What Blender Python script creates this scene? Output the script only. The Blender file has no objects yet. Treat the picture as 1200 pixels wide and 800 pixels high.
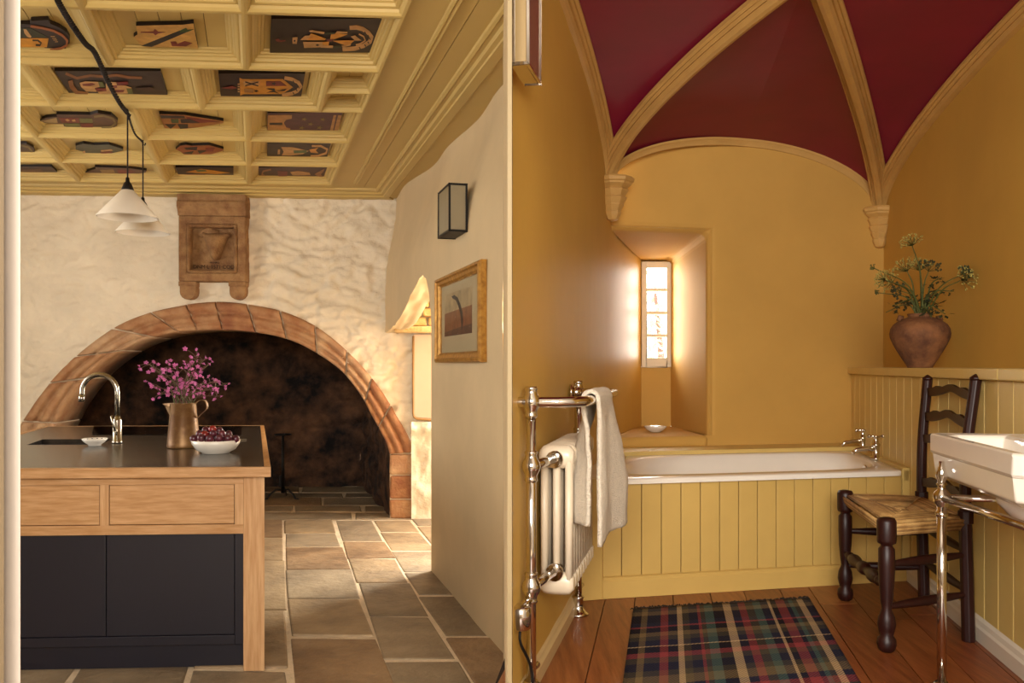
import bpy, bmesh, math, random
from mathutils import Vector as V, Matrix, noise
R = random.Random(7)

# ------------------------------------------------------------------ camera, sky, lights, exposure
sc = bpy.context.scene
COL = bpy.context.collection
F = 1000.0                     # focal length in pixels of a 1200 px wide frame (30 mm on 36 mm)
S = F / 1200.0
HOR = 428.0                    # eye level in the frame
cam_d = bpy.data.cameras.new('camera'); cam = bpy.data.objects.new('camera', cam_d); COL.objects.link(cam)
cam_d.sensor_width = 36; cam_d.lens = 36 * F / 1200; cam_d.shift_y = (HOR - 400) / 1200
cam_d.clip_start = 0.02; cam_d.clip_end = 200
cam.rotation_euler = (math.pi / 2, 0, 0)
sc.camera = cam

world = bpy.data.worlds.new('overcast_sky'); sc.world = world; world.use_nodes = True
bg = world.node_tree.nodes['Background']
bg.inputs['Color'].default_value = (1.0, 0.97, 0.91, 1); bg.inputs['Strength'].default_value = 7.0

def area(name, loc, target, sx, sy, watts, col=(1, .95, .87)):
    l = bpy.data.lights.new(name, 'AREA'); l.shape = 'RECTANGLE'; l.size = sx; l.size_y = sy
    l.energy = watts; l.color = col
    o = bpy.data.objects.new(name, l); COL.objects.link(o); o.location = loc
    o.rotation_euler = (V(target) - V(loc)).to_track_quat('-Z', 'Y').to_euler()
    return o
area('rear_window_light', (-0.6, -1.2, 0.8), (0.7, 5.0, -0.35), 1.3, 1.2, 122, (1, .94, .86))
area('kitchen_window_light', (-4.75, 4.4, 0.5), (-1.0, 5.6, -0.1), 1.9, 1.5, 16, (1, .93, .82))
area('recess_window_light', (0.42, 6.75, 0.0), (-1.3, 6.55, -0.75), 1.0, 1.1, 10, (1, .95, .90))
area('slit_window_light', (1.55, 8.3, 1.9), (0.95, 5.9, -0.2), 1.4, 1.4, 160, (1, .92, .76))
area('slit_side_fill', (0.5, 7.35, 0.5), (1.25, 5.75, 0.35), .7, 1.3, 210, (1, .92, .76))  # added lamp outside the slit, brightens the right splay
area('slit_other_side_fill', (2.2, 7.5, 0.6), (0.75, 5.5, 0.2), .9, 1.4, 80, (1, .97, .92))  # added lamp on the opposite side, brightens the left splay
area('slit_low_fill', (1.2, 8.0, -1.3), (1.05, 5.6, .8), 1.3, 1.0, 100, (1, .92, .76))  # added upward lamp imitating ground bounce on the splay soffit
area('bathroom_rear_fill', (0.55, -1.2, 0.7), (1.8, 4.6, 0.3), 1.0, 1.2, 116, (1, .94, .85))  # added fill with no window behind it, lifts the dark bathroom

sc.view_settings.view_transform = 'Standard'; sc.view_settings.look = 'None'
sc.view_settings.gamma = 1; sc.view_settings.use_curve_mapping = False
sc.view_settings.exposure = 0.0

# ------------------------------------------------------------------ helpers
def lin(h):
    h = h.lstrip('#'); c = [int(h[i:i + 2], 16) / 255 for i in (0, 2, 4)]
    return tuple((x / 12.92 if x <= .04045 else ((x + .055) / 1.055) ** 2.4) for x in c)

def M(name, col, rough=.6, metal=0, var=.12, vs=4, bump=0, bs=40, stretch=(1, 1, 1), col2=None, lo=.35, hi=.65,
      spec=.4, trans=0, detail=5, coat=0, alpha=1):
    m = bpy.data.materials.new(name); m.use_nodes = True
    nt = m.node_tree; N = nt.nodes; L = nt.links; b = N['Principled BSDF']
    c = lin(col) if isinstance(col, str) else col
    c2 = (lin(col2) if isinstance(col2, str) else col2) if col2 else tuple(min(1, x * (1 + var)) for x in c)
    c1 = c if col2 else tuple(x * (1 - var) for x in c)
    tc = N.new('ShaderNodeTexCoord'); mp = N.new('ShaderNodeMapping'); mp.inputs['Scale'].default_value = stretch
    L.new(tc.outputs['Object'], mp.inputs['Vector'])
    if var or col2:
        n = N.new('ShaderNodeTexNoise'); n.inputs['Scale'].default_value = vs; n.inputs['Detail'].default_value = detail
        n.inputs['Roughness'].default_value = .6
        L.new(mp.outputs['Vector'], n.inputs['Vector'])
        r = N.new('ShaderNodeValToRGB'); r.color_ramp.elements[0].position = lo; r.color_ramp.elements[1].position = hi
        r.color_ramp.elements[0].color = (*c1, 1); r.color_ramp.elements[1].color = (*c2, 1)
        L.new(n.outputs['Fac'], r.inputs['Fac']); L.new(r.outputs['Color'], b.inputs['Base Color'])
    else:
        b.inputs['Base Color'].default_value = (*c, 1)
    if bump:
        n2 = N.new('ShaderNodeTexNoise'); n2.inputs['Scale'].default_value = bs; n2.inputs['Detail'].default_value = 4
        L.new(mp.outputs['Vector'], n2.inputs['Vector'])
        bp = N.new('ShaderNodeBump'); bp.inputs['Strength'].default_value = bump; bp.inputs['Distance'].default_value = .02
        L.new(n2.outputs['Fac'], bp.inputs['Height']); L.new(bp.outputs['Normal'], b.inputs['Normal'])
    b.inputs['Roughness'].default_value = rough; b.inputs['Metallic'].default_value = metal
    b.inputs['Specular IOR Level'].default_value = spec
    b.inputs['Transmission Weight'].default_value = trans; b.inputs['Coat Weight'].default_value = coat
    b.inputs['Alpha'].default_value = alpha
    return m

class MB:
    def __init__(s): s.v = []; s.f = []; s.m = []; s.sm = []
    def add(s, vs, fs, mi=0, smooth=False):
        o = len(s.v); s.v += [V(p) for p in vs]
        for f in fs: s.f.append([i + o for i in f]); s.m.append(mi); s.sm.append(smooth)
        return s
    def hexa(s, p, mi=0):      # 8 points: bottom ring, top ring
        return s.add(p, [(3, 2, 1, 0), (4, 5, 6, 7), (0, 1, 5, 4), (1, 2, 6, 5), (2, 3, 7, 6), (3, 0, 4, 7)], mi)
    def box(s, x0, x1, y0, y1, z0, z1, mi=0):
        return s.hexa([(x0, y0, z0), (x1, y0, z0), (x1, y1, z0), (x0, y1, z0), (x0, y0, z1), (x1, y0, z1), (x1, y1, z1), (x0, y1, z1)], mi)
    def prism(s, poly, off, mi=0, smooth=False):   # poly: 3d points, off: extrusion vector
        n = len(poly); off = V(off); a = [V(p) for p in poly]; b = [p + off for p in a]
        s.add(a + b, [tuple(range(n))[::-1], tuple(range(n, 2 * n))], mi)
        return s.add(a + b, [(i, (i + 1) % n, n + (i + 1) % n, n + i) for i in range(n)], mi, smooth)
    def poly(s, pts, mi=0): return s.add(pts, [tuple(range(len(pts)))], mi)
    def rings(s, rs, mi=0, smooth=True, cap0=True, cap1=True, closed=True):
        n = len(rs[0]); vs = [p for r in rs for p in r]; fs = []
        for i in range(len(rs) - 1):
            for j in range(n if closed else n - 1):
                k = (j + 1) % n
                fs.append((i * n + j, i * n + k, (i + 1) * n + k, (i + 1) * n + j))
        s.add(vs, fs, mi, smooth)
        o = len(s.v) - len(vs)
        if closed and cap0: s.f.append([o + j for j in range(n)][::-1]); s.m.append(mi); s.sm.append(False)
        if closed and cap1: s.f.append([o + (len(rs) - 1) * n + j for j in range(n)]); s.m.append(mi); s.sm.append(False)
        return s
    def lathe(s, prof, c=(0, 0, 0), n=20, mi=0, axis='z', cap0=True, cap1=True, smooth=True):
        c = V(c); rs = []
        for r, z in prof:
            ring = []
            for j in range(n):
                a = 2 * math.pi * j / n; x, y = r * math.cos(a), r * math.sin(a)
                ring.append(c + (V((x, y, z)) if axis == 'z' else V((z, x, y)) if axis == 'x' else V((y, z, x))))
            rs.append(ring)
        return s.rings(rs, mi, smooth, cap0, cap1)
    def tube(s, pts, r, n=10, mi=0, smooth=True, caps=True):
        pts = [V(p) for p in pts]; rs = []; up = None
        for i, p in enumerate(pts):
            t = (pts[min(i + 1, len(pts) - 1)] - pts[max(i - 1, 0)]).normalized()
            if up is None:
                up = V((0, 0, 1)) if abs(t.z) < .9 else V((1, 0, 0))
            a = t.cross(up).normalized(); up = a.cross(t).normalized()
            rr = r[i] if isinstance(r, (list, tuple)) else r
            rs.append([p + (a * math.cos(2 * math.pi * j / n) + up * math.sin(2 * math.pi * j / n)) * rr for j in range(n)])
        return s.rings(rs, mi, smooth, caps, caps)
    def grid(s, fn, nu, nv, mi=0, smooth=True, skip=None):
        vs = [fn(i / nu, j / nv) for j in range(nv + 1) for i in range(nu + 1)]; fs = []
        for j in range(nv):
            for i in range(nu):
                if skip and skip((i + .5) / nu, (j + .5) / nv): continue
                a = j * (nu + 1) + i; fs.append((a, a + 1, a + nu + 2, a + nu + 1))
        return s.add(vs, fs, mi, smooth)
    def mesh(s, name, mats, base=(0, 0, 0), flip=None):
        me = bpy.data.meshes.new(name); b = V(base)
        me.from_pydata([tuple(p - b) for p in s.v], [], s.f)
        for m in (mats if isinstance(mats, (list, tuple)) else [mats]): me.materials.append(m)
        me.polygons.foreach_set('material_index', s.m); me.polygons.foreach_set('use_smooth', s.sm)
        bm = bmesh.new(); bm.from_mesh(me)
        bmesh.ops.remove_doubles(bm, verts=bm.verts, dist=1e-5)
        bmesh.ops.recalc_face_normals(bm, faces=bm.faces); bm.to_mesh(me); bm.free(); me.update()
        return me

def link(name, me, parent=None, bevel=0, seg=2, subsurf=0, solid=0):
    o = bpy.data.objects.new(name, me); COL.objects.link(o)
    if parent: o.parent = parent
    if solid: m = o.modifiers.new('s', 'SOLIDIFY'); m.thickness = solid; m.offset = 0
    if bevel:
        m = o.modifiers.new('b', 'BEVEL'); m.width = bevel; m.segments = seg; m.limit_method = 'ANGLE'; m.angle_limit = math.radians(40)
    if subsurf: m = o.modifiers.new('ss', 'SUBSURF'); m.levels = subsurf; m.render_levels = subsurf
    return o

def world_loc(o):
    v = V((0, 0, 0))
    while o: v += o.location; o = o.parent
    return v

def part(name, mb, mats, parent=None, world=True, label=None, kind=None, **kw):
    """one mesh object; with world=True its coordinates are world ones (parents unrotated)"""
    o = link(name, mb.mesh(name, mats, world_loc(parent) if (parent and world) else (0, 0, 0)), parent, **kw)
    if label: o['label'] = label
    if kind: o['kind'] = kind
    return o

def tag(o, label, cat, group=None, kind=None):
    o['label'] = label; o['category'] = cat
    if group: o['group'] = group
    if kind: o['kind'] = kind
    return o

def thing(name, label, cat, loc=(0, 0, 0), rotz=0, group=None):
    o = bpy.data.objects.new(name, None); o.empty_display_size = .05; COL.objects.link(o)
    o.location = loc; o.rotation_euler = (0, 0, rotz)
    return tag(o, label, cat, group)

def struct(name, mb, mats, **kw):
    o = part(name, mb, mats, **kw); o['kind'] = 'structure'; return o

def sthing(name, loc=(0, 0, 0)):
    o = bpy.data.objects.new(name, None); COL.objects.link(o); o.location = loc; o['kind'] = 'structure'; return o

def solo(name, mb, mats, label, cat, group=None, base=None, **kw):
    """a thing that is one mesh: origin moved to the middle of its underside"""
    xs = [p.x for p in mb.v]; ys = [p.y for p in mb.v]; zs = [p.z for p in mb.v]
    c = V(base) if base else V(((min(xs) + max(xs)) / 2, (min(ys) + max(ys)) / 2, min(zs)))
    o = link(name, mb.mesh(name, mats, c), None, **kw); o.location = c
    return tag(o, label, cat, group)

def copy_tree(o, parent=None):
    c = o.copy(); COL.objects.link(c)
    if parent: c.parent = parent
    for ch in list(o.children): copy_tree(ch, c)
    return c

def onz(px, py, z):            # the point of the horizontal plane z seen at a pixel of the photograph
    t = z * F / (HOR - py); return V(((px - 600) / F * t, t, z))
def W(px, py, d12):            # the point at depth d12*S
    t = d12 * S; return V(((px - 600) / F * t, t, (HOR - py) / F * t))
def onwall(px, py, P, d):      # the point of a vertical wall through P with plan direction d
    nx, ny = -d[1], d[0]; rx = (px - 600) / F
    t = (nx * P[0] + ny * P[1]) / (nx * rx + ny); return V((rx * t, t, (HOR - py) / F * t))
def lerp(a, b, t): return a + (b - a) * t
def smooth(t): t = max(0, min(1, t)); return t * t * (3 - 2 * t)
def cat_rom(pts, n):           # Catmull-Rom resampling of a 2d/3d point list
    P = [V(p) for p in pts]; P = [P[0] * 2 - P[1]] + P + [P[-1] * 2 - P[-2]]; out = []
    m = len(P) - 3
    for k in range(n + 1):
        x = k / n * m; i = min(int(x), m - 1); t = x - i
        a, b, c, d = P[i:i + 4]
        out.append(.5 * ((2 * b) + (c - a) * t + (2 * a - 5 * b + 4 * c - d) * t * t + (3 * b - a - 3 * c + d) * t ** 3))
    return out
def fbm(x, y, z=0, o=4): return noise.fractal(V((x, y, z)), 1.0, 2.0, o)
def crack(x, y, z=0):
    d, _ = noise.voronoi(V((x, y, z))); return d[1] - d[0]

# ------------------------------------------------------------------ materials
m_lime = M('limewashed_rubble', '#dccdb3', .8, var=.07, vs=2.5, bump=.35, bs=28)
m_plaster = M('smooth_plaster', '#d0b88f', .75, var=.05, vs=2, bump=.08, bs=9)
m_cream = M('cream_paint', '#bfa361', .5, var=.03, vs=2)
m_creamg = M('cream_paint_gap', '#4a3618', .8, var=0)
m_sand = M('red_sandstone', '#966440', .85, var=.2, vs=5, bump=.5, bs=45, col2='#b28a62')
m_sand2 = M('red_sandstone_dark', '#8a583a', .85, var=.2, vs=7, bump=.5, bs=45, col2='#a67850')
m_sand3 = M('red_sandstone_grey', '#a47a58', .85, var=.2, vs=6, bump=.5, bs=45, col2='#bd9a74')
m_mortar = M('pale_lime_mortar', '#d2bd9e', .9, var=.12, vs=8, bump=.4, bs=60)
m_soot = M('sooty_stone', '#120b09', .9, var=.4, vs=3.4, bump=.6, bs=30, col2='#6e4a30', lo=.38, hi=.74, detail=9)
m_paver = [M('flagstone_' + n, a, .6, var=.2, vs=3.2, bump=.45, bs=22, col2=b, detail=9, spec=.45) for n, a, b in
           (('grey', '#7a6953', '#a08c70'), ('brown', '#70573e', '#9a7d5c'), ('tan', '#7f6a50', '#a58c6a'), ('slate', '#6d5d49', '#8f7c62'))]
m_oak = M('pale_oak', '#a67a4c', .45, var=.2, vs=5, stretch=(1, 14, 14), col2='#c0966a', bump=.06, bs=30)
m_oakv = M('pale_oak_upright', '#ae8256', .45, var=.2, vs=5, stretch=(14, 14, 1), col2='#c69e72', bump=.06, bs=30)
m_navy = M('inky_blue_paint', '#15131e', .42, var=.1, vs=30, stretch=(8, 8, .5), spec=.5)
m_slate = M('honed_dark_stone', '#1d1916', .22, var=.35, vs=7, col2='#393129', bump=.05, bs=60, spec=.5)
m_hob = M('black_glass', '#0c0a09', .08, var=0, spec=.5)
m_steel = M('brushed_steel', '#b0a898', .22, 1, var=.05, vs=20)
m_chrome = M('polished_nickel', '#d6d0c8', .09, 1, var=0)
m_sinkd = M('dark_sink', '#1a1613', .35, var=.1)
m_white = M('white_glaze', '#e9e0d2', .15, var=.02, spec=.5, coat=.3)
m_enamel = M('white_enamel_shade', '#e2d7c6', .4, var=.02)
m_black = M('blackened_iron', '#17120f', .5, .4, var=.2, vs=12)
m_cable = M('dark_fabric_cable', '#1d1411', .8, var=.1)
m_copper = M('worn_brown_enamel', '#6d4a28', .42, .35, var=.2, vs=9, col2='#a07b4c', lo=.45, hi=.75, bump=.1, bs=30)
m_plum = M('plum_skin', '#3a1620', .28, var=.3, vs=14, col2='#5c2231', spec=.5)
m_plumr = M('red_plum_skin', '#6e1a1c', .25, var=.3, vs=14, col2='#8e2d28', spec=.5)
m_pink = M('pink_petal', '#cc6ba4', .6, var=.2, vs=30)
m_stem = M('green_stem', '#5c6034', .7, var=.2)
m_leafb = M('dusky_bract', '#6b4a3e', .7, var=.2)
m_frost = M('frosted_glass', '#8f774e', .35, var=.04, spec=.5)
m_gilt = M('worn_gilt', '#8f5f1c', .42, .4, var=.25, vs=30, col2='#b98838', bump=.15, bs=60)
m_mount = M('cream_card_mount', '#b3a17c', .6, var=.03)
m_stonecarve = M('carved_brown_stone', '#7c5636', .9, var=.2, vs=9, col2='#a07a50', bump=.6, bs=60)
m_ochre = M('ochre_wall_paint', '#c39a48', .5, var=.05, vs=1.6, bump=.05, bs=6, spec=.28)
m_ochref = M('ochre_wall_paint_far', '#c1964c', .75, var=.05, vs=1.6, bump=.05, bs=6, spec=.2)
m_yellow = M('yellow_panel_paint', '#d2b56c', .45, var=.04, vs=3, bump=.03, bs=20)
m_yellowb = M('ochre_bath_panel_paint', '#c5a25a', .45, var=.04, vs=3, bump=.03, bs=20)
m_crimson = M('crimson_vault_paint', '#7a082e', .55, var=.08, vs=2.5)
m_rib = M('vault_rib_paint', '#bf9655', .5, var=.06, vs=6, bump=.05, bs=20)
m_floorw = [M('pine_board_' + str(i), a, .38, var=.3, vs=4, stretch=(10, .8, 10), col2=b, bump=.08, bs=14, spec=.45, lo=.3, hi=.7) for i, (a, b) in
            enumerate((('#6b3416', '#94542a'), ('#5f2d14', '#854a24'), ('#74401f', '#9c6033'), ('#662f15', '#8d4d27')))]
m_gap = M('floor_gap', '#1a0c06', .9, var=0)
m_skirtw = M('white_skirting', '#d5cab8', .4, var=.02)
m_skirtc = M('cream_skirting', '#c3a878', .4, var=.03)
m_radi = M('cream_radiator_enamel', '#d5c5ac', .3, var=.02, spec=.5)
m_towel = M('white_terry', '#e6d8c2', .95, var=.05, vs=60, bump=.8, bs=220)
m_darkw = M('dark_stained_wood', '#230c09', .42, var=.3, vs=6, stretch=(6, 6, .8), col2='#2e110b', spec=.32)
m_rush = M('woven_rush', '#a57c44', .75, var=.25, vs=16, col2='#cfa86a', bump=.2, bs=60)
m_rush2 = M('woven_rush_dark', '#7d5a2e', .75, var=.25, vs=16, col2='#a68250', bump=.2, bs=60)
m_clay = M('rough_terracotta', '#482816', .8, var=.25, vs=9, col2='#80532f', bump=.4, bs=45)
m_green = M('herb_green', '#4a4d1c', .7, var=.2)
m_greend = M('dark_leaf_green', '#30341a', .7, var=.2)
m_umbel = M('pale_seed_head', '#a2974f', .8, var=.2)
m_pier = M('pale_door_lining', '#b5a89b', .5, var=.02)
m_arch = M('brown_architrave', '#6b5a42', .5, var=.03)
m_pier2 = M('taupe_wall_end', '#93805c', .6, var=.02)
m_lwhite = M('white_window_paint', '#d9cdb4', .5, var=.02)
m_glass = M('window_glass', '#ffffff', .03, var=0, alpha=.06)
m_out = M('washed_out_leaf', '#b3b48c', .8, var=.2)  # blown-out daylight is put into this pale leaf colour
m_shell = M('outer_plaster', '#b8ada0', .9, var=.03)
m_rub = M('ochre_rubble', '#b9945c', .9, var=.2, vs=8, col2='#d0b07a', bump=.6, bs=50)
m_ink = M('dark_inscription', '#3a2415', .9, var=0)
m_shut = M('pale_pink_shutter', '#c9ad90', .6, var=.03)
P_ = {}
def paint(h):
    if h not in P_: P_[h] = M('old_paint_' + h.strip('#'), h, .5, var=.22, vs=14)
    return P_[h]
# ================================================================== KITCHEN
# plan: the back wall runs along eu, the side walls along ev (an out-of-square old room)
KF = -1.39; KC = 1.53
O_ = W(462, 428, 9.37); a4 = math.radians(4)
eu = V((math.cos(a4), math.sin(a4), 0)); ev = V((-.302, 1, 0)).normalized(); BO = (O_.x, O_.y)
nb = V((math.sin(a4), -math.cos(a4), 0))                    # out of the back wall, to the room
def K(u, v, z): return V((O_.x, O_.y, 0)) + eu * u + ev * v + V((0, 0, z))
_det = eu.x * ev.y - eu.y * ev.x
def KI(p): x, y = p[0] - O_.x, p[1] - O_.y; return ((x * ev.y - y * ev.x) / _det, (eu.x * y - eu.y * x) / _det)
def BW(px, py): return onwall(px, py, BO, eu)               # a point of the back wall

# ---- back wall with the fireplace opening
outer = [(-14, 600), (-8, 560), (4, 530), (25, 498), (45, 468), (66, 442), (96, 413), (137, 383), (175, 367), (215, 358), (240, 354.5), (265, 354), (300, 358), (335, 366),
         (370, 382), (400, 405), (428, 433), (450, 462), (468, 492), (481, 516), (486, 530)]
inner = [(25, 600), (34, 560), (47, 532), (66, 500), (82, 471), (113, 434), (152, 407), (185, 394.5), (209, 389.5), (230, 387.5), (247, 386.5), (275, 387), (310, 391), (342, 399),
         (372, 414), (400, 434), (422, 461), (438, 490), (450, 512), (455, 524), (457, 532)]
NA = 240
oc = cat_rom([BW(*p) for p in outer], NA); ic = cat_rom([BW(*p) for p in inner], NA)
midc = [(o + i) / 2 for o, i in zip(oc, ic)]
jr_o = BW(487, 604); jr_i = BW(456, 604)
hole = [(KI(p)[0], p.z) for p in midc] + [(KI(jr_o)[0] - .1, KF - .2), (KI(BW(0, 604))[0], KF - .2)]
def inside(x, y, poly):
    c = False; j = len(poly) - 1
    for i in range(len(poly)):
        (xi, yi), (xj, yj) = poly[i], poly[j]
        if (yi > y) != (yj > y) and x < (xj - xi) * (y - yi) / (yj - yi) + xi: c = not c
        j = i
    return c
U0, U1, Z0, Z1 = -5.4, 1.7, KF - .02, KC + .05
def lime_relief(u, z):
    k = .62 + .6 * smooth((u + 2.2) / .9)                  # the right side is rougher
    x, y = u + .12 * fbm(u * 2, z * 2, 3), z + .10 * fbm(u * 2, z * 2, 9)
    c = noise.voronoi(V((x * 2.6, y * 5.2, 0)))[0]; st = smooth((c[1] - c[0]) / .35)
    c2 = noise.voronoi(V((x * 6, y * 10, 4)))[0]; st2 = smooth((c2[1] - c2[0]) / .4)
    return k * (.022 * st + .013 * st2 + .015 * fbm(u * 5, z * 9, 1) + .011 * fbm(u * 15, z * 24, 2)) - .02
def fback(i, j):
    u, z = lerp(U0, U1, i), lerp(Z0, Z1, j)
    return K(u, 0, z) + nb * lime_relief(u, z)
mb = MB().grid(fback, 420, 190, skip=lambda i, j: inside(lerp(U0, U1, i), lerp(Z0, Z1, j), hole))
wall_back = struct('wall_back', mb, m_lime)

# ---- the arch: every voussoir a stone of its own
PROF = [(0.0, -.46), (0.0, .03), (.04, .055), (.16, .06), (.20, .04), (.25, .035), (.30, .055), (.40, .075), (.50, .065), (.56, .035), (.62, .03),
        (.66, .05), (.80, .07), (.93, .06), (1.0, .03), (1.0, -.10)]
def arch_pt(k, r, d): return ic[k].lerp(oc[k], r) + nb * d
joints = [6]
while joints[-1] < NA - 14: joints.append(joints[-1] + R.choice((13, 15, 17, 19, 14)))
joints[-1] = NA - 1
for q in range(len(joints) - 1):
    a, b = joints[q], joints[q + 1]; mb = MB(); n = 7; e = R.uniform(-.008, .008); rs = []
    for i in range(n + 1):
        f = lerp(a, b, i / n); f += .35 if i == 0 else -.35 if i == n else 0
        k = int(min(f, NA - 1.001)); t = f - k; ring = []
        for r, d in PROF:
            p = arch_pt(k, r, d).lerp(arch_pt(k + 1, r, d), t)
            w = .007 * fbm(p.x * 7 + q, p.z * 7, q) + .004 * fbm(p.x * 20, p.z * 20, q)
            ring.append(p + nb * (w + e))
        rs.append(ring)
    mb.rings(rs, smooth=True)
    part('voussoir', mb, R.choice((m_sand, m_sand, m_sand2, m_sand3)) if q < len(joints) - 5 else R.choice((m_sand3, m_sand2)), wall_back)
# mortar behind the joints
mb = MB(); mb.rings([[arch_pt(min(k, NA), r, d) for r, d in ((.015, -.44), (.015, .015), (.98, .015), (.98, -.08))] for k in range(0, NA + 1, 4)], smooth=False)
part('arch_mortar', mb, m_mortar, wall_back)
# right jamb blocks
ys = [531, 556, 584, 607]
for q in range(3):
    rows = []
    for y in (ys[q] + .6, ys[q + 1] - .6):
        for px, d in ((456 + 2 * R.random(), -.42), (456 + 2 * R.random(), .05), (487 + 2 * R.random(), .05 + .02 * R.random()), (487, -.2)):
            rows.append(BW(px, y) + nb * d)
    mb = MB().hexa(rows[4:] + rows[:4]); part('jamb_stone', mb, (m_sand3, m_sand2, m_sand)[q], wall_back, bevel=.02, seg=2)

mb = MB(); q = [BW(457.0, 527), BW(486.5, 527), BW(486.5, 606), BW(457.0, 606)]; mb.hexa([q[3] - nb * .4, q[2] - nb * .1, q[2] + nb * .03, q[3] + nb * .03, q[0] - nb * .4, q[1] - nb * .1, q[1] + nb * .03, q[0] + nb * .03])
part('jamb_mortar', mb, m_mortar, wall_back)

# ---- fireplace recess
u_l, u_r = KI(BW(14, 600))[0], KI(BW(457, 600))[0]
vb = KI(W(300, 570, 11.75))[1]
def soot_relief(u, z, q=0):
    x, y = u + .15 * fbm(u * 2, z * 2, 3 + q), z + .1 * fbm(u * 2, z * 2, 8)
    c = noise.voronoi(V((x * 2.3, y * 3.6, q)))[0]
    return .05 * smooth((c[1] - c[0]) / .3) + .03 * fbm(u * 4, z * 5, q) + .012 * fbm(u * 14, z * 18, q)
mb = MB().grid(lambda i, j: K(lerp(u_l - .2, u_r + .1, i), vb, lerp(KF - .02, 1.0, j)) + nb * soot_relief(lerp(u_l, u_r, i), lerp(KF, 1, j)), 150, 90)
u_rb = KI(onz(429, 571, KF))[0]
mb.grid(lambda i, j: K(lerp(u_r, u_rb, i) - soot_relief(i * 2.2, j * 2.3, 5) * min(1, .05 + i * 3) + .008, lerp(lerp(-.02, .08, smooth((lerp(KF - .02, 1.0, j) + .86) / .08)), vb, i), lerp(KF - .02, 1.0, j)), 50, 120)
mb.grid(lambda i, j: K(u_l - .15 + soot_relief(i * 2.2, j * 2.3, 6), lerp(.1, vb, i), lerp(KF - .02, 1.0, j)), 40, 50)
mb.grid(lambda i, j: K(lerp(u_l - .3, u_r + .3, i), lerp(.1, vb, j), .98), 4, 4)
struct('wall_fireplace', mb, m_soot)

# ---- right wall (the kitchen face of the wall between the two rooms)
def wall_u(v, z):
    d12 = K(0, v, 0).y / S
    base = KI(W(300 + 1200 * 1.2 / d12 - 2, 428, d12))[0]
    top = .0 + .09 * smooth((9.3 - d12) / 2.2) + .02 * math.sin(d12 * 4.2)
    t = smooth((z - .75) / .75)
    return base + t * (top - base) + .006 * fbm(v * 1.3, z * 1.3, 2)
vj0 = KI(onz(507, 668, KF))[1]; vj1 = KI(W(462, 606, 9.25))[1]
v_near = KI(W(594, 765, 4.94))[1]
archpts = [(6.95, .22), (6.97, .36), (7.03, .48), (7.14, .59), (7.3, .645), (7.5, .62), (7.8, .55), (8.2, .44), (8.6, .36), (9.0, .32), (9.4, .30)]
def arch_z(d):
    for (a, za), (b, zb) in zip(archpts, archpts[1:]):
        if d <= b: return lerp(za, zb, max(0, (d - a) / (b - a)))
    return .3
def fnear(i, j):
    v, z = lerp(v_near, vj0, i), lerp(KF - .02, KC + .06, j); return K(wall_u(v, z), v, z)
mb = MB().grid(fnear, 40, 50)
def fopen(i, j):
    v = lerp(vj0, vj1 + .35, i ** 1.6); d = K(0, v, 0).y / S; z = lerp(arch_z(d), KC + .06, j)
    e = (.02 * (1 - j) ** 12) * fbm(v * 8, 3, 1)
    return K(wall_u(v, z), v, z + e)
mb.grid(fopen, 60, 40)
mb.grid(lambda i, j: K(wall_u(lerp(vj0, vj1 + .35, i ** 1.6), arch_z(K(0, lerp(vj0, vj1 + .35, i ** 1.6), 0).y / S)) + .0 + j * .16, lerp(vj0, vj1 + .35, i ** 1.6),
        arch_z(K(0, lerp(vj0, vj1 + .35, i ** 1.6), 0).y / S) + .015 * fbm(i * 9, j * 3, 5)), 60, 8)
jn = K(wall_u(vj0, -.5), vj0, 0)
mb.add([jn + V((0, 0, KF - .02)), jn + V((0, 0, .22)), jn + V((.55, .12, .22)), jn + V((.55, .12, KF - .02))], [(0, 1, 2, 3)])
pn = K(wall_u(v_near, 0), v_near, 0); tip_y = 2.85 * S
tl = V((-.0125, tip_y, 0)); tr = V((-.0003, tip_y, 0))
mb.grid(lambda i, j: pn.lerp(tl, i) + V((0, 0, lerp(KF - .02, KC + .4, j))), 2, 2)
wall_right = struct('wall_right', mb, m_plaster)
mb = MB().hexa([tl + V((0, 0, KF)), tr + V((0, 0, KF)), tr + V((.004, .5, KF)), tl + V((-.001, .3, KF)),
                tl + V((0, 0, 2.1)), tr + V((0, 0, 2.1)), tr + V((.004, .5, 2.1)), tl + V((-.001, .3, 2.1))])
struct('trim_1', mb, m_pier2)

# the recess beyond: lintel, rubble over it, pale shutter, plaster dado
wr = sthing('window_2', K(.35, .12, KF))
vf = -.05
def RW(px, py, off=0): return onwall(px, py, tuple(K(0, vf, 0) + nb * off)[:2], eu)
mb = MB().hexa([RW(464, 390) + nb * 0, RW(520, 391), RW(520, 391) + nb * .22, RW(464, 390) + nb * .22, RW(464, 383), RW(520, 383), RW(520, 383) + nb * .22, RW(464, 384) + nb * .22])
part('lintel', mb, m_rub, wr, bevel=.012)
for row in range(5):
    x = 462 + R.uniform(0, 6)
    y = 382 - row * 11
    while x < 522:
        w = R.uniform(11, 20); h = R.uniform(8, 10.2); j = lambda: R.uniform(-1.5, 1.5); d = R.uniform(.05, .12)
        p = [RW(x + 1 + j() * .4, y), RW(x + w - .8, y + j() * .4), RW(x + w - 1.5 + j(), y - h + j()), RW(x + 1 + j(), y - h + j())]
        mb = MB().hexa([p[0], p[1], p[1] + nb * d, p[0] + nb * d, p[3], p[2], p[2] + nb * d * .7, p[3] + nb * d * .7])
        part('rubble_stone', mb, m_rub, wr, bevel=.015, seg=2); x += w
sh = []
x0, y0, x1, y1 = 484.5, 392, 530, 489; r = 6
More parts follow.
